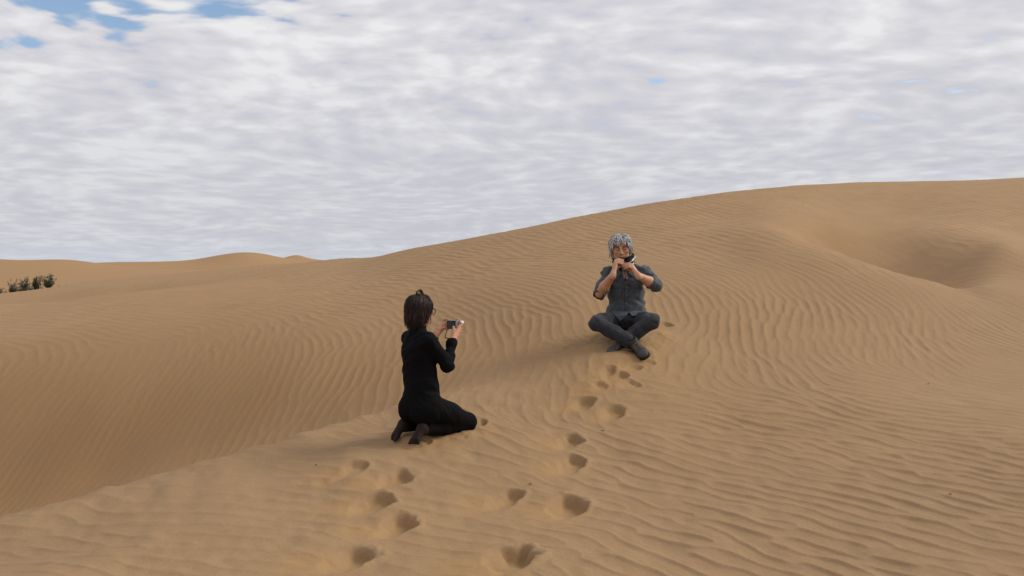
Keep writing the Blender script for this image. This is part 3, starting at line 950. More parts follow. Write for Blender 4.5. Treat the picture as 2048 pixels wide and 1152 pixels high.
M_skin_m = attr_mix_mat("tanned_skin", (.50, .265, .165), [('lip', (.36, .14, .10)), ('beard', (.20, .135, .105))], .55, .35, (60, .12), (300, .001, .25), .08)
M_skin_f = attr_mix_mat("fair_skin", (.50, .255, .165), [('lip', (.36, .12, .10)), ('stocking', (.017, .009, .0075))], .68, .2, (60, .10), (300, .001, .2), .08)
M_shirt = attr_mix_mat("faded_denim_shirt", (.058, .066, .078), [('worn', (.080, .090, .104)), ('seam', (.035, .037, .042))], .85, .15, (22, .12), (420, .0012, .5), 0, .15)
M_jeans = attr_mix_mat("charcoal_jeans", (.026, .027, .033), [('worn', (.060, .063, .073)), ('seam', (.045, .044, .048))], .85, .15, (18, .25), (450, .0012, .5), 0, .1)
M_ghair = attr_mix_mat("grey_hair", (.50, .505, .515), [('dark', (.40, .40, .415)), ('light', (.58, .58, .585))], .5, .4, (90, .15))
M_bhair = attr_mix_mat("dark_brown_hair", (.024, .012, .009), [('dark', (.010, .006, .005)), ('light', (.075, .030, .019))], .5, .3, (90, .15))
M_brow = attr_mix_mat("dark_brow_hair", (.035, .028, .026), [], .6, .3, (90, .2))
M_scarf = attr_mix_mat("striped_knit", (.012, .012, .014), [('stripe', (.62, .62, .62))], .9, .1, (120, .2), (500, .0015, .6), 0, .1)
M_black = attr_mix_mat("black_knit", (.0055, .0055, .007), [], .9, .08, (30, .2), (500, .001, .4))
M_black2 = attr_mix_mat("black_leggings", (.0060, .0060, .0066), [], .9, .06, (26, .2), (500, .001, .3))
M_shoe = attr_mix_mat("grey_brown_suede", (.050, .045, .040), [('trim', (.115, .085, .060)), ('toe', (.065, .066, .068))], .8, .25, (45, .25), (300, .001, .4))
M_sole = attr_mix_mat("dark_rubber", (.016, .016, .016), [], .8, .25, (40, .3))
M_lace = attr_mix_mat("tan_lace", (.16, .125, .085), [], .9, .1, (100, .2))
M_wood = attr_mix_mat("dark_red_wood", (.085, .032, .020), [], .42, .45, (35, .3))
M_wood2 = attr_mix_mat("pale_cane", (.42, .30, .18), [], .5, .35, (60, .2))
M_frame = attr_mix_mat("black_plastic", (.008, .008, .009), [], .3, .5)
M_silver = attr_mix_mat("brushed_silver", (.50, .50, .52), [], .35, .5, (80, .08))
M_silver.node_tree.nodes['Principled BSDF'].inputs['Metallic'].default_value = .7
M_screen = attr_mix_mat("dark_screen", (.014, .014, .013), [], .18, .5)
M_white = attr_mix_mat("white_enamel", (.86, .86, .86), [], .25, .5)
M_button = attr_mix_mat("dull_metal_button", (.16, .15, .14), [], .4, .5)
M_strap = attr_mix_mat("brown_strap", (.030, .014, .011), [], .7, .3, (80, .2))
M_lens = attr_mix_mat("clear_lens", (.9, .9, .9), [], .03, .5)
M_lens.node_tree.nodes['Principled BSDF'].inputs['Transmission Weight'].default_value = 1.0
M_lens.node_tree.nodes['Principled BSDF'].inputs['IOR'].default_value = 1.01

def scatter_strands(P_, n, seed, root_ok, length, vol, wave, r0, tilt=(0, 0), part=0.0, spread=1.0):
    """hair strands that leave the scalp, lie over the skull and hang; all in head coordinates"""
    rs = np.random.default_rng(seed)
    paths, radii, kind = [], [], []
    cen = np.array([0, -.012, .022]); er = np.array([.076, .094, .088])
    tries = 0
    while len(paths) < n and tries < n * 30:
        tries += 1
        d0 = unit(rs.normal(size=3))
        root = cen + er * d0
        if not root_ok(root, d0):
            continue
        L = length(root, d0) * rs.uniform(.75, 1.15)
        steps = 7
        dcur = d0.copy()
        pts = [root]
        ph = rs.uniform(0, 6.28); fr = rs.uniform(.7, 1.4)
        lat = unit(np.cross(d0, (rs.normal() * .25, rs.normal() * .25, 1)))
        v = vol(root, d0) * rs.uniform(.6, 1.15)
        # fall direction: away from the crown, then down
        hang = root + d0 * .012
        for k in range(1, steps + 1):
            t = k / steps
            lift = v * math.sin(min(t * 1.9, 1.57))
            w_ = wave * math.sin(ph + fr * t * 7.5) * t
            if dcur[2] > -.12:
                fall = np.array([d0[0] * .55 + part, d0[1] * .55, -.55 - .45 * t]) + rs.normal(size=3) * .07 * spread
                step = fall - dcur * fall.dot(dcur)
                dcur = unit(dcur + unit(step) * (L / steps) / .088)
                hang = cen + (er + lift) * dcur
            else:                       # below the widest part of the skull it hangs freely
                hang = hang + np.array([-.10 * hang[0], -.06 * (hang[1] + .02), -1.0]) * (L / steps) + rs.normal(size=3) * .0014 * spread
            pts.append(hang + lat * w_)
        paths.append(bez(np.array([P_(*q) for q in pts]), 2))
        m = len(paths[-1])
        r = r0 * rs.uniform(.7, 1.3)
        radii.append(np.interp(np.linspace(0, 1, m), [0, .6, 1], [r * .8, r, r * .3]))
        kind.append(rs.uniform())
    return paths, radii, kind
def strands_object(name, paths, radii, kind, mat, parent, sides=4, light=.25, dark=.35):
    co, fa = tubes(paths, radii, sides, .55, cap=False)
    me = np_mesh(name, co, fa)
    kd = np.concatenate([np.full(len(p) * sides, k) for p, k in zip(paths, kind)])
    add_attr(me, 'dark', np.clip((dark - kd) / .25, 0, 1))
    add_attr(me, 'light', np.clip((kd - (1 - light)) / .25, 0, 1))
    return put(name, me, mat, parent)

# ------------------------------------------------------------------ the man with the flute
def build_man():
    o0 = unproj(1250, 665, 7.9)
    man = thing("person", "man in a dark grey shirt sitting cross-legged on the dune and playing a flute", "person", (o0[0], o0[1], o0[2]), math.radians(-7.3))
    man.scale = (1.04,) * 3
    sh = {-1: V(-.150, .03, .520), 1: V(.168, .03, .530)}
    el = {-1: V(-.222, -.150, .355), 1: V(.262, -.175, .425)}
    wr = {-1: V(-.104, -.308, .515), 1: V(.105, -.322, .512)}
    hip = {-1: V(-.095, .01, .095), 1: V(.095, .01, .095)}
    kn = {-1: V(-.236, -.330, .100), 1: V(.215, -.330, .120)}
    an = {-1: V(.062, -.500, -.058), 1: V(-.020, -.395, -.050)}
    toe = {-1: V(.135, -.660, -.105), 1: V(-.105, -.520, -.105)}
    neck = V(.004, .025, .570)
    hc = V(-.040, -.035, .758)
    fwd = unit(V(.04, -1, -.26)); upv = unit(V(-.08, -.25, 1))
    RH = frame(fwd, upv)
    F = Field((-.36, -.75, -.20), (.38, .20, .93), .0032)
    # trunk and limbs under the clothes
    F.ell((0, .03, .10), (.13, .10, .09), k=.03)
    F.ell((0, .03, .32), (.125, .085, .20), k=.04)
    F.ell((0, .02, .46), (.130, .085, .12), k=.04)
    for s_ in (-1, 1):
        F.cone(neck - V(0, 0, .02), sh[s_], .045, .042, .03)
        F.cone(sh[s_], el[s_], .046, .040, .02)
        mid = el[s_] * .62 + wr[s_] * .38
        F.cone(el[s_], mid, .0395, .0425, .02)
        F.cone(mid, wr[s_], .042, .0275, .02)
        F.cone(hip[s_], kn[s_], .065, .046, .03)
        F.cone(kn[s_], an[s_], .045, .032, .02)
        F.cone(an[s_], toe[s_] * .6 + an[s_] * .4, .026, .016, .01)
    F.chain([neck - V(0, 0, .03), V(-.012, .012, .635), hc + RH @ V(0, -.03, -.05)], [.062, .056, .056], .02)
    P_ = head(F, hc, RH, 1.0, True)
    # the flute lies along this axis
    mouth = P_(0, .104, -.061)
    fend = V(.004, -.385, .476)
    ax_ = unit(fend - mouth)
    top = unit(np.cross(np.cross(ax_, V(0, 0, 1)), ax_))
    lr = unit(np.cross(top, ax_))
    if lr[0] < 0:
        lr = -lr
    L = np.linalg.norm(fend - mouth)
    at = lambda t, hgt=0, lx=0: mouth + ax_ * (L * t) + top * hgt + lr * lx
    # his right hand (picture left) above, his left hand below
    kr = at(.36, .026, -.064); kl = at(.56, .030, .068)
    hand(F, wr[-1], kr, V(-.45, -.35, .8), [at(.24 + .066 * i, .014, .006 - .003 * i) for i in range(4)], at(.30, -.018, -.004), -ax_, .027, 1.0, .010)
    hand(F, wr[1], kl, V(.45, -.35, .8), [at(.42 + .066 * i, .017, -.012 + .004 * i) for i in range(4)], at(.50, -.018, .004), -ax_, .027, 1.0, .010)
    me = F.mesh("body")
    co = coords(me).astype(float)
    hl = (co - hc) @ RH                     # head coordinates
    inh = np.linalg.norm(hl, axis=1) < .16
    lip = np.exp(-(((hl[:, 0]) / .019) ** 2 + ((hl[:, 1] - .100) / .012) ** 2 + ((hl[:, 2] + .061) / .0095) ** 2)) * inh
    beard = np.exp(-((hl[:, 2] + .083) / .026) ** 2 - (hl[:, 0] / .048) ** 2) * np.clip((hl[:, 1] - .03) / .03, 0, 1) * inh
    beard = np.maximum(beard, np.exp(-((hl[:, 2] + .048) / .007) ** 2 - (hl[:, 0] / .028) ** 2) * np.clip((hl[:, 1] - .05) / .02, 0, 1) * inh)
    add_attr(me, 'lip', np.clip(lip * 1.2, 0, 1)); add_attr(me, 'beard', np.clip(beard * .55 * (1 - np.clip(lip * 1.6, 0, 1)), 0, 1))
    body = put("body", me, M_skin_m, man)
    # eyebrows and lashes
    rs = np.random.default_rng(3)
    for s_ in (-1, 1):
        ps, rr = [], []
        for i in range(46):
            t = rs.uniform(0, 1)
            x = s_ * (.012 + .038 * t); z = .0215 + .0065 * math.sin(t * 2.6) + rs.normal() * .0022
            y = .0995 - .0175 * t ** 1.5
            ps.append(np.array([P_(x, y, z), P_(x + s_ * .004, y + .0015, z + .0015), P_(x + s_ * .009, y - .001, z + .001 - .002 * t)])); rr.append([.0011, .0011, .0004])
        c_, f_ = tubes(ps, rr, 4, cap=False)
        put("eyebrow", np_mesh("eyebrow", c_, f_), M_brow, man)
        ps = [bez(np.array([P_(s_ * (.031 + .0125 * u_), .0885 - .004 * u_ * u_ - .002 * max(0, u_), -.0022 - .0022 * (1 - u_ * u_)) for u_ in (-1, -.5, 0, .5, 1)]), 4)]
        c_, f_ = tubes(ps, [np.full(len(ps[0]), .0014)], 5)
        put("eyelash_line", np_mesh("eyelash_line", c_, f_), M_brow, man)
    # ---- hair
    G = Field(hc - .17, hc + .17, .005)
    G.ell(P_(0, -.022, .026), (.088, .098, .091), RH, .01)
    G.ell(P_(0, -.045, -.030), (.076, .060, .065), RH, .03)
    G.ell(P_(0, .085, -.055), (.080, .085, .105), RH, .012, True)
    G.warp(lambda x, y, z: .010 * (vnoise(x * 60 + y * 35, z * 55, 61) - .5) + .005 * (vnoise(x * 140 - y * 60, z * 120, 62) - .5))
    hm = G.mesh("hair")
    hco = coords(hm).astype(float)
    add_attr(hm, 'dark', np.clip(vnoise(hco[:, 0] * 90 + hco[:, 1] * 70, hco[:, 2] * 60, 64) * 1.2, 0, 1))
    hair = put("hair", hm, M_ghair, man)
    def rok(r, d0):
        if r[1] > .045:
            return r[2] > .066
        if r[1] > .0:
            return r[2] > .02
        return r[2] > -.055
    def ln(r, d0):
        if r[1] > .02:
            return .026 if abs(r[0]) < .045 else .055
        return .064 if r[1] > -.03 else .078
    ln2 = lambda r, d0: ln(r, d0) * 1.25
    vol_ = lambda r, d0: .018 + .012 * min(1, abs(d0[0]) * 1.3)
    pa, ra, kd = scatter_strands(P_, 420, 5, rok, ln2, vol_, .010, .0068, spread=2.4)        # thick wavy locks
    p2, r2, k2 = scatter_strands(P_, 420, 6, rok, ln2, lambda r, d0: vol_(r, d0) + .006, .012, .0017, spread=4.0)   # loose hairs over them
    pa += p2; ra += r2; kd += k2
    strands_object("hair_lock", pa, ra, kd, M_ghair, hair)
    # ---- shirt
    S = Field((-.38, -.40, -.02), (.42, .22, .68), .0045)
    S.ell((.008, .030, .465), (.165, .112, .115), k=.04)
    S.ell((.012, .022, .33), (.162, .118, .17), k=.05)
    S.ell((.014, .012, .20), (.172, .130, .11), k=.05)
    S.ell((.014, .01, .165), (.170, .125, .05), k=.03)
    for s_ in (-1, 1):
        S.cone(neck + V(s_ * .035, .01, -.015), sh[s_] + V(0, 0, .008), .058, .058, .05)
        S.cone(sh[s_], sh[s_] * .45 + el[s_] * .55, .058, .057, .03)
        e9 = sh[s_] * .03 + el[s_] * .97
        S.cone(sh[s_] * .45 + el[s_] * .55, e9, .057, .054, .02)
        # rolled cuff: two soft turns
        d_ = unit(el[s_] - sh[s_])
        S.cone(e9 - d_ * .022, e9 - d_ * .006, .062, .0625, .006)
        S.cone(e9 + d_ * .006, e9 + d_ * .014, .060, .058, .004)
    f9 = unit(wr[1] - el[1])
    S.cone(el[1], el[1] + f9 * .050, .056, .054, .02)
    S.cone(el[1] + f9 * .034, el[1] + f9 * .046, .0595, .0590, .006)
    S.cone(el[1] + f9 * .056, el[1] + f9 * .062, .0570, .0555, .004)
    # shirt tails over the lap
    S.ell((-.030, -.125, .150), (.080, .060, .016), np.array(Matrix.Rotation(.45, 3, 'X')), .02)
    S.ell((.100, -.110, .165), (.080, .050, .016), np.array(Matrix.Rotation(.40, 3, 'X')), .02)
    # folds, placket, pockets
    def shirt_warp(x, y, z):
        tor = np.clip((.19 - np.abs(x)) / .03, 0, 1)
        f = .016 * fold(x, y, z, (.5, .3, 1), (1, 0, -.4), 28, 9, 71) + .013 * fold(x, y, z, (.9, .2, -.6), (.3, 0, 1), 44, 14, 72)
        f = f + .012 * fold(x, y, z, (1, 0, .1), (0, 0, 1), 46, 8, 73) * np.clip((.3 - z) / .2, 0, 1)
        front = (y < .0) * tor
        pl = np.clip(1 - np.abs(np.abs(x - .012) - .0) / .017, 0, 1) > 0
        f = f - .0028 * pl * front
        for px in (-.072, .092):
            inside = (np.abs(x - px) < .046) & (z > .32) & (z < .433)
            flap = (np.abs(x - px) < .049) & (z > .397) & (z < .437)
            f = f - (.0022 * inside + .0022 * flap) * front
        return f
    S.warp(shirt_warp)
    # the sleeves end before the elbow; open neck
    d_ = unit(el[-1] - sh[-1])
    S.cone(el[-1] + d_ * .028, el[-1] + d_ * .10, .044, .06, .004, True)
    S.cone(el[1] + f9 * .075, el[1] + f9 * .15, .047, .06, .004, True)
    S.cone(V(-.006, -.015, .615), V(-.006, -.03, .69), .066, .085, .006, True)
    sm = S.mesh("shirt")
    co = coords(sm).astype(float)
    add_attr(sm, 'worn', np.clip((vnoise(co[:, 0] * 14 + 3, co[:, 2] * 12, 75) * .6 + vnoise(co[:, 0] * 40, co[:, 2] * 44, 76) * .5) - .35, 0, 1))
    edge = (np.abs(np.abs(co[:, 0] - .012) - .0155) < .0022) & (co[:, 1] < 0) & (co[:, 2] < .5)
    for px in (-.072, .092):
        edge |= (np.abs(np.abs(co[:, 0] - px) - .047) < .0022) & (co[:, 2] > .32) & (co[:, 2] < .435) & (co[:, 1] < 0)
        edge |= (np.abs(co[:, 0] - px) < .048) & (np.abs(co[:, 2] - .397) < .0025) & (co[:, 1] < 0)
    add_attr(sm, 'seam', edge * .8)
    shirt = put("shirt", sm, M_shirt, man)
    # collar leaves and shoulder tabs
    def leaf(pts, th):
        bm = bmesh.new()
        vs_ = [bm.verts.new(p) for p in pts]
        bm.faces.new(vs_)
        r = bmesh.ops.extrude_face_region(bm, geom=bm.faces[:])
        nrm = Vector(np.cross(np.array(pts[1]) - pts[0], np.array(pts[2]) - pts[0])).normalized()
        bmesh.ops.translate(bm, verts=[g for g in r['geom'] if isinstance(g, bmesh.types.BMVert)], vec=nrm * th)
        bmesh.ops.recalc_face_normals(bm, faces=bm.faces[:])
        bmesh.ops.bevel(bm, geom=bm.edges[:], offset=.0015, segments=1, affect='EDGES')
        me_ = bpy.data.meshes.new("collar_leaf"); bm.to_mesh(me_); bm.free()
        return me_
    put("collar_leaf", leaf([V(.030, -.088, .535), V(.075, -.040, .595), V(.098, -.030, .570), V(.070, -.094, .497)], .004), M_shirt, shirt)
    put("collar_leaf", leaf([V(-.030, -.088, .533), V(-.075, -.045, .580), V(-.096, -.040, .555), V(-.064, -.096, .493)], -.004), M_shirt, shirt)
    put("shirt_tail", leaf([V(-.125, -.120, .198), V(.045, -.120, .200), V(.010, -.196, .168), V(-.042, -.224, .116), V(-.082, -.200, .158)], .005), M_shirt, shirt)
    put("shirt_tail", leaf([V(.020, -.120, .203), V(.160, -.115, .196), V(.150, -.175, .170), V(.060, -.205, .160)], .005), M_shirt, shirt)
    # buttons down the placket: found on the shirt's front
    fr = co[(np.abs(co[:, 0] - .012) < .006) & (co[:, 1] < .02)]
    bt = None
    for z in (.475, .405, .335, .265, .195):
        q = fr[np.argmin(np.abs(fr[:, 2] - z))]
        if bt is None:
            c_, f_ = tubes([np.array([[0, .002, 0], [0, -.003, 0]])], [[.0055, .0055]], 10)
            bt = np_mesh("button", c_, f_, False); bt.materials.append(M_button)
        b_ = put("button", bt, None, shirt); b_.location = q
    # ---- trousers
    T = Field((-.40, -.66, -.16), (.38, .24, .26), .0045)
    T.ell((0, .050, .075), (.165, .125, .105), k=.03)
    T.ell((0, .03, .12), (.150, .115, .09), k=.03)
    T.ell((0, -.09, .122), (.13, .11, .060), k=.04)
    for s_ in (-1, 1):
        T.cone(hip[s_] + V(0, .02, 0), hip[s_] * .4 + kn[s_] * .6, .092, .079, .04)
        T.cone(hip[s_] * .4 + kn[s_] * .6, kn[s_], .079, .066, .03)
        T.ell(kn[s_] + V(s_ * .008, -.006, .004), (.064, .066, .064), None, .02)
        hem = an[s_] * .93 + kn[s_] * .07
        mid = kn[s_] * .55 + an[s_] * .45
        T.cone(kn[s_], mid, .064, .062, .018)
        T.cone(mid, hem, .060, .055, .016)
        d_ = unit(an[s_] - kn[s_])
        T.cone(hem + d_ * .028, hem + d_ * .10, .043, .05, .004, True)
    def jean_warp(x, y, z):
        f = .020 * fold(x, y, z, (.8, .6, .3), (.3, -.6, .8), 26, 9, 81) + .013 * fold(x, y, z, (.5, -.8, .6), (.8, .4, .2), 48, 16, 82)
        return f
    T.warp(jean_warp)
    tm = T.mesh("trousers")
    co = coords(tm).astype(float)
    worn = np.zeros(len(co)); seam = np.zeros(len(co))
    for s_ in (-1, 1):
        worn = np.maximum(worn, np.exp(-(np.linalg.norm(co - (kn[s_] + V(0, -.02, .04)), axis=1) / .075) ** 2) * .8)
        worn = np.maximum(worn, np.exp(-(np.linalg.norm(co - (hip[s_] * .5 + kn[s_] * .5 + V(0, 0, .07)), axis=1) / .09) ** 2) * .55)
        a_, b_ = kn[s_] + V(0, -.045, .045), an[s_] + V(0, -.03, .040)
        seam = np.maximum(seam, (near_seg(co, a_, b_) < .012) * .7)
    worn *= .5 + vnoise(co[:, 0] * 60, co[:, 1] * 60 + co[:, 2] * 40, 84)
    add_attr(tm, 'worn', np.clip(worn, 0, 1)); add_attr(tm, 'seam', seam)
    trousers = put("trousers", tm, M_jeans, man)
    # belt loop and key ring showing under the hem
    ps = [bez(np.array([[.118 + .024 * math.cos(a), -.142 - .012 * math.cos(a), .172 + .013 * math.sin(a)] for a in np.linspace(0, 6.0, 9)]), 4)]
    c_, f_ = tubes(ps, [np.full(len(ps[0]), .0028)], 6)
    put("belt_buckle", np_mesh("belt_buckle", c_, f_), M_button, trousers)
    # ---- scarf with stripes
    na, nt = 72, 26
    vs_, st = [], []
    for i in range(na):
        ph = 2 * math.pi * i / na
        fx, fy = math.sin(ph), -math.cos(ph)          # ph = 0 faces the camera
        for j in range(nt):
            t = j / (nt - 1)
            lift = .045 * (fx * .55 - fy * .0) + .030 * max(0, fy + .2)          # higher at his left and at the back
            dip = -.022 * math.exp(-(ph if ph < math.pi else ph - 2 * math.pi) ** 2 / .35)
            z = .560 + t * (.108 + lift * 1.1) + dip * (1 - .2 * t) + .006 * math.sin(3 * ph + 1)
            rx, ry = .083 + .010 * math.sin(t * 3.1) + .012 * t * abs(fx), .082 + .016 * math.sin(t * 3.1)
            wv = .004 * math.sin(ph * 5 + t * 7) + .006 * (vnoise(np.array(ph * 3 + t * 4), np.array(t * 6.0), 91) - .5) + .004 * math.sin(t * 19 + 2 * math.sin(ph * 2))
            cx, cy = .000 - .018 * t, .018 - .026 * t
            vs_.append((cx + (rx + wv) * fx, cy + (ry + wv) * fy, z))
            q = t - .35 * math.sin(ph - .3) if ph < 2.4 else -1
            st.append(1.0 if (.20 < q < .29 or .45 < q < .54) else 0.0)
    vs_ = np.array(vs_); n0 = len(vs_)
    cen = np.array([-.008, .006, 0])
    inn = vs_.copy(); inn[:, :2] = cen[:2] + (inn[:, :2] - cen[:2]) * .86
    fa = []
    for i in range(na):
        i2 = (i + 1) % na
        for j in range(nt - 1):
            fa.append((i * nt + j, i2 * nt + j, i2 * nt + j + 1, i * nt + j + 1))
            fa.append((n0 + i * nt + j + 1, n0 + i2 * nt + j + 1, n0 + i2 * nt + j, n0 + i * nt + j))
        for j, rv in ((0, False), (nt - 1, True)):
            q = (i2 * nt + j, i * nt + j, n0 + i * nt + j, n0 + i2 * nt + j)
            fa.append(q[::-1] if rv else q)
    scm = np_mesh("scarf", np.vstack([vs_, inn]), fa)
    add_attr(scm, 'stripe', st + st)
    put("scarf", scm, M_scarf, man)
    # ---- shoes
    def shoe(a0, t0, upv_, name):
        f = unit(t0 - a0)
        Rr = frame(f, upv_)
        Q = lambda x, y, z: a0 + Rr @ V(x, y, z)
        U = Field(a0 - .30, a0 + .30, .0042)
        Rm = Rr
        U.ell(Q(0, .125, -.030), (.047, .075, .036), Rm, .02)       # toe box
        U.ell(Q(0, .050, -.020), (.043, .075, .045), Rm, .025)
        U.ell(Q(0, -.020, -.020), (.039, .052, .050), Rm, .025)     # heel
        U.cone(Q(0, -.012, .000), Q(0, -.018, .028), .042, .044, .015)   # padded collar
        U.cone(Q(0, -.018, .045), Q(0, -.02, .10), .034, .045, .004, True)
        U.cut(Q(0, 0, -.052), Rr @ V(0, 0, -1))
        um = U.mesh("shoe_upper")
        c_ = coords(um).astype(float)
        l = (c_ - a0) @ Rr
        add_attr(um, 'toe', np.clip((l[:, 1] - .135) / .01, 0, 1))
        trim = (np.abs(np.abs(l[:, 0]) - .022) < .006) & (l[:, 1] > .03) & (l[:, 1] < .12) & (l[:, 2] > -.02)
        trim |= (np.abs(l[:, 1] - .02 + l[:, 2] * .5) < .006) & (l[:, 2] < .0)
        add_attr(um, 'trim', trim * .9)
        so = put(name, um, M_shoe, man)
        # sole with a welt and lugs
        pts = []
        for (y, hw) in [(-.070, .012), (-.064, .026), (-.040, .038), (0, .040), (.050, .041), (.100, .049), (.150, .048), (.180, .036), (.195, .018)]:
            pts.append((y, hw))
        ring = [(hw, y) for y, hw in pts] + [(-hw, y) for y, hw in pts[::-1]]
        bm = bmesh.new()
        lo_ = [bm.verts.new(Q(x, y, -.076 + (.014 if y > .15 else 0) )) for x, y in ring]
        hi_ = [bm.verts.new(Q(x * 1.03, y, -.048 + (.010 if y > .15 else 0))) for x, y in ring]
        bm.faces.new(lo_[::-1]); bm.faces.new(hi_)
        for i in range(len(ring)):
            j = (i + 1) % len(ring)
            bm.faces.new((lo_[i], lo_[j], hi_[j], hi_[i]))
        bmesh.ops.recalc_face_normals(bm, faces=bm.faces[:])
        bmesh.ops.bevel(bm, geom=bm.edges[:], offset=.003, segments=2, affect='EDGES')
        me_ = bpy.data.meshes.new("sole"); bm.to_mesh(me_); bm.free()
        put("sole", me_, M_sole, so)
        for k in range(4):
            y = .045 + .022 * k
            hgt = .026 - .0105 * k
            ps = bez(np.array([Q(-.030, y, hgt - .020), Q(-.014, y + .003, hgt + .0005), Q(.014, y - .003, hgt + .0005), Q(.030, y, hgt - .020)]), 5)
            c_, f_ = tubes([ps], [np.full(len(ps), .0042)], 6)
            put("lace", np_mesh("lace", c_, f_), M_lace, so)
        return so
    shoe(an[-1] + V(.018, -.022, -.004), toe[-1], unit(kn[-1] - an[-1]) * .8 + V(.0, -.7, .7), "shoe")
    shoe(an[1] + V(-.020, -.012, -.002), toe[1], unit(kn[1] - an[1]) * .5 + V(0, -.4, .8), "shoe")
    # ---- the flute: two thin pipes bound side by side
    fl = thing("flute", "small dark wooden flute that the seated man holds to his mouth", "flute", tuple(man.location), man.rotation_euler.z)
    fl.scale = man.scale
    m0 = mouth - ax_ * .012
    for k, (sx, mat_) in enumerate(((-1, M_wood), (1, M_wood))):
        a_ = m0 + lr * sx * .0062; b_ = fend + lr * sx * .0095 + ax_ * (.004 * sx)
        ts = np.array([0, .06, .08, .30, .62, .64, .90, .93, 1.0])
        rr = np.array([.0055, .0062, .0075, .0075, .0078, .0088, .0090, .0102, .0108])
        ps = a_[None] + (b_ - a_)[None] * ts[:, None]
        c_, f_ = tubes([ps], [rr], 12)
        put("pipe", np_mesh("pipe", c_, f_), mat_, fl)
    c_, f_ = tubes([np.array([m0 - ax_ * .002, m0 + ax_ * .020])], [[.0115, .0125]], 12)
    put("mouthpiece", np_mesh("mouthpiece", c_, f_), M_wood2, fl)
    for t in (.12, .66, .95):
        p_ = m0 + (fend - m0) * t
        c_, f_ = tubes([np.array([p_ - ax_ * .004, p_ + ax_ * .004])], [[.0172, .0172]], 14, .62)
        put("binding", np_mesh("binding", c_, f_), M_strap, fl)
    return man
man = build_man()

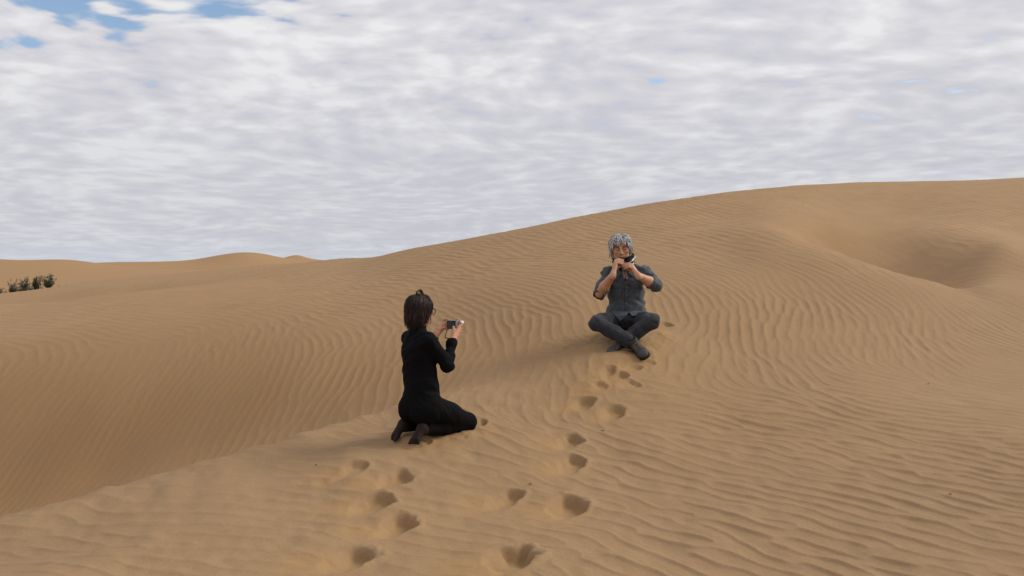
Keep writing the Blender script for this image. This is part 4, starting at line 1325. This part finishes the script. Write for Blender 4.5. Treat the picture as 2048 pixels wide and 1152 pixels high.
# ------------------------------------------------------------------ the woman with the camera; her own frame: X ahead, Y to her left
def build_woman():
    HEAD = math.radians(48)
    o0 = unproj(857, 866, 5.7)
    wom = thing("person", "woman in black kneeling on the sand and taking a photo of the seated man", "person", (o0[0], o0[1], o0[2] - .012), HEAD)
    wom.scale = (.966,) * 3
    sh = {-1: V(-.118, -.132, .665), 1: V(-.035, .162, .665)}
    el = {-1: V(.030, -.160, .495), 1: V(.060, .170, .480)}
    wr = {-1: V(.128, -.105, .655), 1: V(.128, .058, .690)}
    hip = {-1: V(-.080, -.095, .215), 1: V(-.080, .075, .215)}
    kn = {-1: V(.250, -.140, .075), 1: V(.270, .095, .085)}
    an = {-1: V(-.140, -.105, .062), 1: V(-.150, .080, .065)}
    toe = {-1: V(-.240, -.110, -.016), 1: V(-.258, .078, -.012)}
    neck = V(-.082, .018, .715)
    hc = V(-.050, .034, .866)
    RH = frame(unit(V(1, .10, -.10)), V(.10, 0, 1))
    F = Field((-.40, -.30, -.06), (.40, .30, 1.02), .0032)
    F.ell((-.09, 0, .22), (.105, .135, .10), k=.03)
    F.ell((-.075, 0, .36), (.075, .105, .13), k=.04)
    F.ell((-.080, .012, .55), (.080, .110, .13), np.array(Matrix.Rotation(-.3, 3, 'Z')), k=.04)
    for s_ in (-1, 1):
        F.cone(neck - V(0, 0, .03), sh[s_], .038, .036, .03)
        F.cone(sh[s_], el[s_], .038, .032, .02)
        F.cone(el[s_], wr[s_], .033, .022, .02)
        F.cone(hip[s_], kn[s_], .075, .050, .03)
        F.cone(kn[s_], an[s_], .045, .031, .02)
        # bare foot, sole turned up and back, toes on the sand
        heel = an[s_] + V(-.012, 0, .024)
        ball = an[s_] * .28 + toe[s_] * .72 + V(0, 0, .012)
        F.cone(an[s_], heel, .032, .030, .015)
        F.cone(heel, ball + V(0, .012, 0), .029, .021, .02)
        F.cone(heel, ball - V(0, .014, 0), .027, .020, .02)
        for k in range(5):
            off = s_ * (.028 - .014 * k)       # big toe on the inner side: mirrored by s_
            b0 = ball + V(0, -off, -.004)
            t0 = toe[s_] + V(.006 * k - .004, -off * 1.12, .004)
            F.cone(b0, (b0 + t0) / 2 + V(0, 0, .006), .0135 if k == 0 else .0105, .011 if k == 0 else .009, .006)
            F.cone((b0 + t0) / 2 + V(0, 0, .006), t0, .011 if k == 0 else .009, .0085 if k == 0 else .007, .003)
    F.chain([neck - V(0, 0, .03), V(-.068, .022, .780), hc + RH @ V(0, -.035, -.05)], [.052, .046, .046], .02)
    P_ = head(F, hc, RH, .96, False)
    # camera pose
    cc = V(.215, -.020, .757)
    ca = math.radians(6)
    Rc = frame(V(math.cos(ca), math.sin(ca), -.06), (0, 0, 1))      # right, ahead, up
    K = lambda x, y, z: cc + Rc @ V(x, y, z)
    # right hand grips the right end, left hand holds the left edge between thumb and finger
    kr = K(.062, .000, -.030)
    hand(F, wr[-1], kr, unit(Rc @ V(1, -.25, -.1)), [K(.030, .022, .042), K(.040, .034, .016), K(.038, .034, -.008), K(.040, .030, -.030)], K(.022, -.018, -.012), Rc @ V(0, .25, 1), .023, .90, .012)
    kl = K(-.085, .004, -.010)
    hand(F, wr[1], kl, unit(Rc @ V(-1, -.1, .2)), [K(-.045, .006, .036), K(-.042, .026, .020), K(-.040, .028, -.004), K(-.042, .024, -.026)], K(-.040, -.004, -.036), Rc @ V(.1, .15, 1), .022, .88, .010)
    me = F.mesh("body")
    co = coords(me).astype(float)
    hl = (co - hc) @ RH / .96
    inh = np.linalg.norm(hl, axis=1) < .16
    add_attr(me, 'lip', np.clip(np.exp(-(((hl[:, 0]) / .019) ** 2 + ((hl[:, 1] - .100) / .012) ** 2 + ((hl[:, 2] + .061) / .0095) ** 2)) * inh * 1.3, 0, 1))
    add_attr(me, 'stocking', ((co[:, 2] < .35) * (co[:, 0] < .4)).astype(float))
    put("body", me, M_skin_f, wom)
    rs = np.random.default_rng(4)
    for s_ in (-1, 1):
        ps, rr = [], []
        for i in range(40):
            t = rs.uniform(0, 1)
            x = s_ * (.012 + .038 * t); z = .0235 + .006 * math.sin(t * 2.6) + rs.normal() * .0014
            y = .0995 - .0175 * t ** 1.5
            ps.append(np.array([P_(x, y, z), P_(x + s_ * .004, y + .0015, z + .0015), P_(x + s_ * .009, y - .001, z + .001 - .002 * t)])); rr.append([.0009, .0009, .0004])
        c_, f_ = tubes(ps, rr, 4, cap=False)
        put("eyebrow", np_mesh("eyebrow", c_, f_), M_brow, wom)
        ps = [bez(np.array([P_(s_ * (.031 + .0125 * u_), .0885 - .004 * u_ * u_ - .002 * max(0, u_), .001 - .0022 * (1 - u_ * u_)) for u_ in (-1, -.5, 0, .5, 1)]), 4)]
        c_, f_ = tubes(ps, [np.full(len(ps[0]), .0016)], 5)
        put("eyelash_line", np_mesh("eyelash_line", c_, f_), M_brow, wom)
    # ---- hair: chin-length, dark, blown about at the crown
    G = Field(hc - .18, hc + .18, .005)
    G.ell(P_(0, -.018, .026), (.088, .098, .090), RH, .01)
    G.ell(P_(0, -.045, -.035), (.074, .060, .070), RH, .03)
    G.ell(P_(0, .092, -.050), (.085, .085, .105), RH, .012, True)
    G.warp(lambda x, y, z: .007 * (vnoise(x * 80 + y * 90, z * 22, 66) - .5))
    hm = G.mesh("hair")
    hco = coords(hm).astype(float)
    add_attr(hm, 'dark', np.clip(vnoise(hco[:, 0] * 90 + hco[:, 1] * 70, hco[:, 2] * 20, 64), 0, 1))
    hair = put("hair", hm, M_bhair, wom)
    def rok(r, d0):
        if r[1] > .045:
            return r[2] > .062
        if r[1] > .0:
            return r[2] > .02
        return r[2] > -.055
    def ln(r, d0):
        if r[1] > .035:
            return .060
        return .072 if r[1] > -.02 else .090
    pa, ra, kd = scatter_strands(P_, 2000, 15, rok, ln, lambda r, d0: .019, .0045, .0023, spread=1.4)
    # loose ends at the nape and beside the ear
    for i in range(70):
        sx = rs.choice([-1, 1]); 
        x = sx * rs.uniform(.050, .080); y = rs.uniform(-.03, .028)
        z0 = rs.uniform(-.03, .01); ln_ = rs.uniform(.05, .095)
        pts = [(x, y, z0), (x * 1.10, y + .004, z0 - ln_ * .35), (x * 1.08 + rs.normal() * .006, y + .006 + rs.normal() * .006, z0 - ln_ * .7), (x * .98 + rs.normal() * .010, y + .010 + rs.normal() * .012, z0 - ln_)]
        pa.append(bez(np.array([P_(*q) for q in pts]), 5)); m = len(pa[-1])
        ra.append(np.interp(np.linspace(0, 1, m), [0, .6, 1], [.0018, .0020, .0006])); kd.append(rs.uniform(.55, 1.0))
    for i in range(26):     # lock blown up in a loop over the crown
        j = rs.normal() * .006; k = rs.normal() * .004
        pts = [(.022 + j, -.062 + k, .098), (.024 + j, -.066 + k, .128 + k), (.010 + j, -.030 + k, .145 + j * .6), (-.008 + j, .012 + k, .136 + k), (-.016 + j, .040 + k, .112)]
        pa.append(bez(np.array([P_(*q) for q in pts]), 5)); m = len(pa[-1])
        ra.append(np.full(m, .0014)); kd.append(rs.uniform(.4, .9))
    strands_object("hair_lock", pa, ra, kd, M_bhair, hair, light=.22)
    # ---- glasses
    gl = None
    for s_ in (-1, 1):
        ring = [P_(s_ * (.033 + .027 * math.copysign(abs(math.cos(a)) ** .6, math.cos(a))), .109 - .006 * abs(math.cos(a)), .001 + .021 * math.copysign(abs(math.sin(a)) ** .7, math.sin(a))) for a in np.linspace(0, 2 * math.pi, 25)]
        c_, f_ = tubes([np.array(ring)], [np.full(25, .0026)], 6, cap=False)
        if gl is None:
            gl = put("glasses", np_mesh("glasses", c_, f_), M_frame, wom)
            par = gl
        else:
            put("rim", np_mesh("rim", c_, f_), M_frame, gl)
        tp = bez(np.array([P_(s_ * .060, .104, .012), P_(s_ * .074, .082, .012), P_(s_ * .080, .020, .010), P_(s_ * .080, -.015, .004), P_(s_ * .078, -.030, -.016)]), 5)
        c_, f_ = tubes([tp], [np.full(len(tp), .0024)], 6)
        put("temple", np_mesh("temple", c_, f_), M_frame, gl)
        bm = bmesh.new()
        vs_ = [bm.verts.new(p) for p in ring[:-1]]
        bm.faces.new(vs_)
        r_ = bmesh.ops.extrude_face_region(bm, geom=bm.faces[:])
        bmesh.ops.translate(bm, verts=[g for g in r_['geom'] if isinstance(g, bmesh.types.BMVert)], vec=Vector(RH @ V(0, .0012, 0)))
        bmesh.ops.recalc_face_normals(bm, faces=bm.faces[:])
        lm = bpy.data.meshes.new("lens"); bm.to_mesh(lm); bm.free()
        put("lens", lm, M_lens, gl)
    br = bez(np.array([P_(-.008, .108, .008), P_(0, .113, .011), P_(.008, .108, .008)]), 5)
    c_, f_ = tubes([br], [np.full(len(br), .0024)], 6)
    put("bridge", np_mesh("bridge", c_, f_), M_frame, gl)
    # ---- black roll-neck sweater
    S = Field((-.24, -.28, .18), (.22, .28, .80), .0045)
    S.ell((-.082, .018, .580), (.102, .146, .112), np.array(Matrix.Rotation(-.3, 3, 'Z')), k=.04)
    S.ell((-.076, .006, .47), (.100, .134, .13), k=.05)
    S.ell((-.072, -.002, .36), (.108, .138, .10), k=.05)
    S.ell((-.072, -.008, .28), (.114, .146, .075), k=.04)
    for s_ in (-1, 1):
        S.ell((-.008 + s_ * .016, .010 + s_ * .058, .548), (.050, .056, .058), None, .03)
        S.ell((-.125 + s_ * .020, .012 + s_ * .060, .605), (.048, .062, .075), None, .03)
        S.cone(neck + V(-.005, s_ * .03, -.020), sh[s_], .050, .050, .045)
        S.cone(sh[s_], el[s_], .052, .045, .028)
        S.ell(el[s_] + V(-.004, 0, -.006), (.043, .043, .043), None, .02)
        cuff = el[s_] * .10 + wr[s_] * .90
        S.cone(el[s_], cuff, .044, .0345, .016)
        d_ = unit(wr[s_] - el[s_])
        S.cone(cuff - d_ * .030, cuff + d_ * .004, .037, .0375, .006)
        S.cone(cuff + d_ * .022, cuff + d_ * .08, .026, .040, .003, True)
    S.chain([V(-.080, .018, .70), V(-.070, .022, .760)], [.062, .057], .02)
    S.cone(V(-.066, .024, .790), V(-.05, .026, .83), .048, .06, .004, True)
    def knit_warp(x, y, z):
        return .011 * fold(x, y, z, (.3, .5, 1), (1, -.5, 0), 30, 8, 95) + .007 * fold(x, y, z, (1, .4, .5), (0, .6, -.8), 46, 14, 96) - .003 * ((z > .258) & (z < .275))
    S.warp(knit_warp)
    put("sweater", S.mesh("sweater"), M_black, wom)
    # ---- trousers
    T = Field((-.30, -.28, -.02), (.38, .24, .36), .0045)
    T.ell((-.088, -.010, .215), (.112, .146, .112), k=.03)
    T.ell((-.075, -.010, .28), (.103, .132, .07), k=.03)
    for s_ in (-1, 1):
        T.ell((-.108, -.010 + s_ * .068, .180), (.098, .082, .092), None, .03)
        T.cone(hip[s_] + V(.02, 0, -.01), hip[s_] * .5 + kn[s_] * .5, .094, .082, .04)
        T.cone(hip[s_] * .5 + kn[s_] * .5, kn[s_], .082, .060, .03)
        T.ell(kn[s_] + V(.004, 0, .0), (.058, .056, .062), None, .02)
        T.cone(kn[s_] - V(0, 0, .012), an[s_] + V(.18, 0, -.002), .052, .055, .02)
        T.cone(an[s_] + V(.18, 0, -.002), an[s_] + V(.035, 0, .0), .054, .038, .02)
        T.cone(an[s_] + V(.008, 0, 0), an[s_] + V(-.06, 0, .0), .034, .045, .003, True)
    def leg_warp(x, y, z):
        return .007 * fold(x, y, z, (.8, .6, .5), (.3, -.6, .8), 28, 9, 97) + .004 * fold(x, y, z, (1, -.2, .5), (.2, .4, 1), 52, 14, 98)
    T.warp(leg_warp)
    put("trousers", T.mesh("trousers"), M_black2, wom)
    # ---- ring with a round white stone on the right hand
    rc = K(.064, .026, .018)
    rn = unit(Rc @ V(.75, -.62, .25))
    c_, f_ = tubes([np.array([rc, rc + rn * .006, rc + rn * .008])], [[.0125, .0125, .0095]], 20)
    ring = put("finger_ring", np_mesh("finger_ring", c_, f_), M_white, wom)
    a1 = unit(np.cross(rn, V(0, 0, 1))); a2 = np.cross(rn, a1)
    ps = np.array([rc + rn * .003 + .0128 * (a1 * math.cos(t) + a2 * math.sin(t)) for t in np.linspace(0, 2 * math.pi, 25)])
    c_, f_ = tubes([ps], [np.full(25, .0016)], 6, cap=False)
    put("bezel", np_mesh("bezel", c_, f_), M_button, ring)
    ps = np.array([rc - rn * .010 + .0105 * (rn * math.cos(t) + a2 * math.sin(t)) for t in np.linspace(0, 2 * math.pi, 21)])
    c_, f_ = tubes([ps], [np.full(21, .0016)], 6, cap=False)
    put("band", np_mesh("band", c_, f_), M_silver, ring)
    # ---- the camera in her hands
    cm = thing("compact_camera", "small silver camera with a black screen held up by the kneeling woman", "camera", tuple(wom.location), HEAD)
    cm.scale = wom.scale
    def box(name, c, half, mat, parent, bev=.003):
        bm = bmesh.new()
        bmesh.ops.create_cube(bm, size=2)
        for v in bm.verts:
            v.co = Vector(c) + Vector(Rc @ np.array([v.co.x * half[0], v.co.y * half[1], v.co.z * half[2]]))
        bmesh.ops.recalc_face_normals(bm, faces=bm.faces[:])
        bmesh.ops.bevel(bm, geom=bm.edges[:], offset=bev, segments=3, affect='EDGES')
        m_ = bpy.data.meshes.new(name); bm.to_mesh(m_); bm.free()
        return put(name, m_, mat, parent)
    box("case", cc, (.051, .011, .033), M_silver, cm)
    box("screen", K(-.006, -.0112, -.001), (.041, .0012, .030), M_screen, cm, .0009)
    box("shutter_button", K(.036, .002, .0345), (.008, .006, .002), M_button, cm, .001)
    ps = np.array([K(.006, .010, 0), K(.006, .020, 0), K(.006, .0205, 0), K(.006, .033, 0)])
    c_, f_ = tubes([ps], [[.024, .024, .020, .020]], 20)
    put("lens_barrel", np_mesh("lens_barrel", c_, f_), M_button, cm)
    st = bez(np.array([K(-.046, .0, -.033), K(-.052, -.003, -.052), K(-.061, -.006, -.088), K(-.058, -.006, -.096), K(-.030, -.004, -.099), K(.012, .002, -.098), K(.035, .008, -.080), K(.046, .006, -.050)]), 6)
    c_, f_ = tubes([st], [np.full(len(st), .0034)], 6, .5)
    put("wrist_strap", np_mesh("wrist_strap", c_, f_), M_strap, cm)
    return wom
woman = build_woman()

# ------------------------------------------------------------------ desert shrubs in the hollow beyond the dune
M_leaf = attr_mix_mat("grey_green_leaves", (.10, .112, .075), [('pale', (.155, .165, .115)), ('dry', (.34, .27, .17))], .8, .15, (3, .35))
M_stem = attr_mix_mat("shrub_bark", (.060, .042, .030), [], .9, .1, (8, .3))
def shrub(u, dist, height, width, lean, seed, label, dry=0.0, group="shrubs beyond the dune", nst=16, sprigs=70, pale=.3):
    rs = np.random.default_rng(seed)
    x = (u - 1024) / FPX * dist
    g = ground(x, dist)
    t = thing("desert_shrub", label, "shrub", (x, dist, g - .03), 0.0, group)
    paths, radii = [], []
    lc, lf, pv, n0 = [], [], [], 0
    for i in range(nst):
        a = rs.uniform(0, 2 * math.pi)
        sp = rs.uniform(.1, 1.0) ** .7
        hgt = height * rs.uniform(.55, 1.0) * (1 - .35 * sp * sp)
        tip = V(math.cos(a) * width * .5 * sp + lean * hgt, math.sin(a) * width * .5 * sp, hgt)
        midp = tip * V(.45, .45, .5) + rs.normal(size=3) * V(.05, .05, .03) * height
        p = bez(np.array([V(rs.normal() * .03, rs.normal() * .03, 0), midp * .5 + rs.normal(size=3) * .02, midp, tip]), 5)
        paths.append(p); radii.append(np.interp(np.linspace(0, 1, len(p)), [0, 1], [.018 * height, .004 * height]))
        # side twigs
        for k in range(5):
            q = p[int(len(p) * rs.uniform(.25, .95))]
            d_ = unit(V(rs.normal(), rs.normal(), abs(rs.normal()) + .8))
            e = q + d_ * height * rs.uniform(.10, .24)
            tw = np.array([q, (q + e) / 2 + rs.normal(size=3) * .015, e])
            paths.append(tw); radii.append(np.array([.006, .005, .003]) * height)
            for j in range(sprigs // 5):
                c = tw[0] + (tw[2] - tw[0]) * rs.uniform(.1, 1.1) + rs.normal(size=3) * .030 * height
                dd = unit(d_ + rs.normal(size=3) * .55)
                ln_ = height * rs.uniform(.035, .075); wd = ln_ * rs.uniform(.22, .42)
                sd_ = unit(np.cross(dd, rs.normal(size=3)))
                lc += [c - sd_ * wd * .3, c + dd * ln_ * .5 - sd_ * wd, c + dd * ln_, c + dd * ln_ * .5 + sd_ * wd]
                lf.append((n0, n0 + 1, n0 + 2, n0 + 3)); n0 += 4
                pv += [rs.uniform() < pale] * 4
    c_, f_ = tubes(paths, radii, 4, cap=False)
    put("stem", np_mesh("stem", c_, f_), M_stem, t)
    me = np_mesh("foliage", np.array(lc), np.array(lf), False)
    add_attr(me, 'pale', np.array(pv, float)); add_attr(me, 'dry', np.full(len(pv), dry))
    put("foliage", me, M_leaf, t)
    return t
SD = 58
shrub(-2, SD, .85, 1.0, .05, 1, "grey-green shrub cut off by the left edge of the picture")
shrub(9, SD - 1.0, .55, .45, .0, 9, "pale dry tuft between the two leftmost shrubs", .9, nst=9)
shrub(22, SD, 1.15, 1.1, .25, 2, "broad dark shrub with one branch reaching up to the right, second from the left edge")
shrub(37, SD - .6, .62, .9, .0, 3, "low green shrub filling the gap left of the narrow upright shrub", pale=.6)
shrub(49, SD, 1.18, .75, .05, 4, "narrow upright shrub in the middle of the row")
shrub(60, SD - .6, .60, .8, .0, 5, "low green shrub right of the narrow upright shrub", pale=.6)
shrub(70, SD, 1.22, .65, .22, 6, "slender shrub leaning to the right beside the round shrub")
shrub(82, SD - .8, .42, .45, .0, 7, "small sparse shrub at the left foot of the round shrub", nst=8, pale=.6)
shrub(98, SD, 1.22, 1.1, .0, 8, "round bushy shrub at the right end of the row", nst=24)
shrub(115, SD - 1, .30, .55, .1, 10, "low dark sprig just right of the round shrub", nst=7)
shrub(133, SD - 1, .26, .30, .0, 11, "tiny lone shrub dot on the ridge right of the row", nst=6)
shrub(165, SD - 2, .34, .55, .2, 12, "small dark shrub farthest to the right on the ridge", nst=8)

# ------------------------------------------------------------------ bits of dry plant on the sand
def twig(u, v, length, ang, label, seed):
    rs = np.random.default_rng(seed)
    p0 = hit(u, v)
    g = ground(p0[0], p0[1])
    t = thing("twig", label, "twig", (p0[0], p0[1], g + .003), ang, "dry twigs on the sand")
    p = np.array([(-length / 2 + length * k / 5, rs.normal() * length * .05, .004 * math.sin(k) ** 2 + .002) for k in range(6)])
    c_, f_ = tubes([bez(p, 3)], [np.full(16, .0015)], 5)
    put("stalk", np_mesh("stalk", c_, f_), M_stem, t)
    sp = np.array([p[2], p[2] + V(.005, .007, .002), p[2] + V(.008, .013, .001)])
    c_, f_ = tubes([sp], [[.0018, .0015, .0008]], 5)
    put("side_shoot", np_mesh("side_shoot", c_, f_), M_stem, t)
twig(1900, 990, 0.021, -.4, "tiny dark twig on the ripples near the right edge", 1)
twig(1857, 771, 0.018, .2, "tiny dark twig on the smooth sand right of the seated man", 2)
twig(1060, 970, 0.024, -.3, "thin straw above the middle footprints", 3)
twig(632, 936, 0.013, .6, "dark speck of straw left of the footprints behind the kneeling woman", 4)
twig(1205, 862, 0.021, -.5, "thin straw beside the footprints leading to the seated man", 5)
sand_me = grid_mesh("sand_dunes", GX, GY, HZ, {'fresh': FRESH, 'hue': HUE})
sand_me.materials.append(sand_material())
sand_ob = bpy.data.objects.new("sand_dunes", sand_me)
COL.objects.link(sand_ob)
sand_ob['kind'] = 'structure'
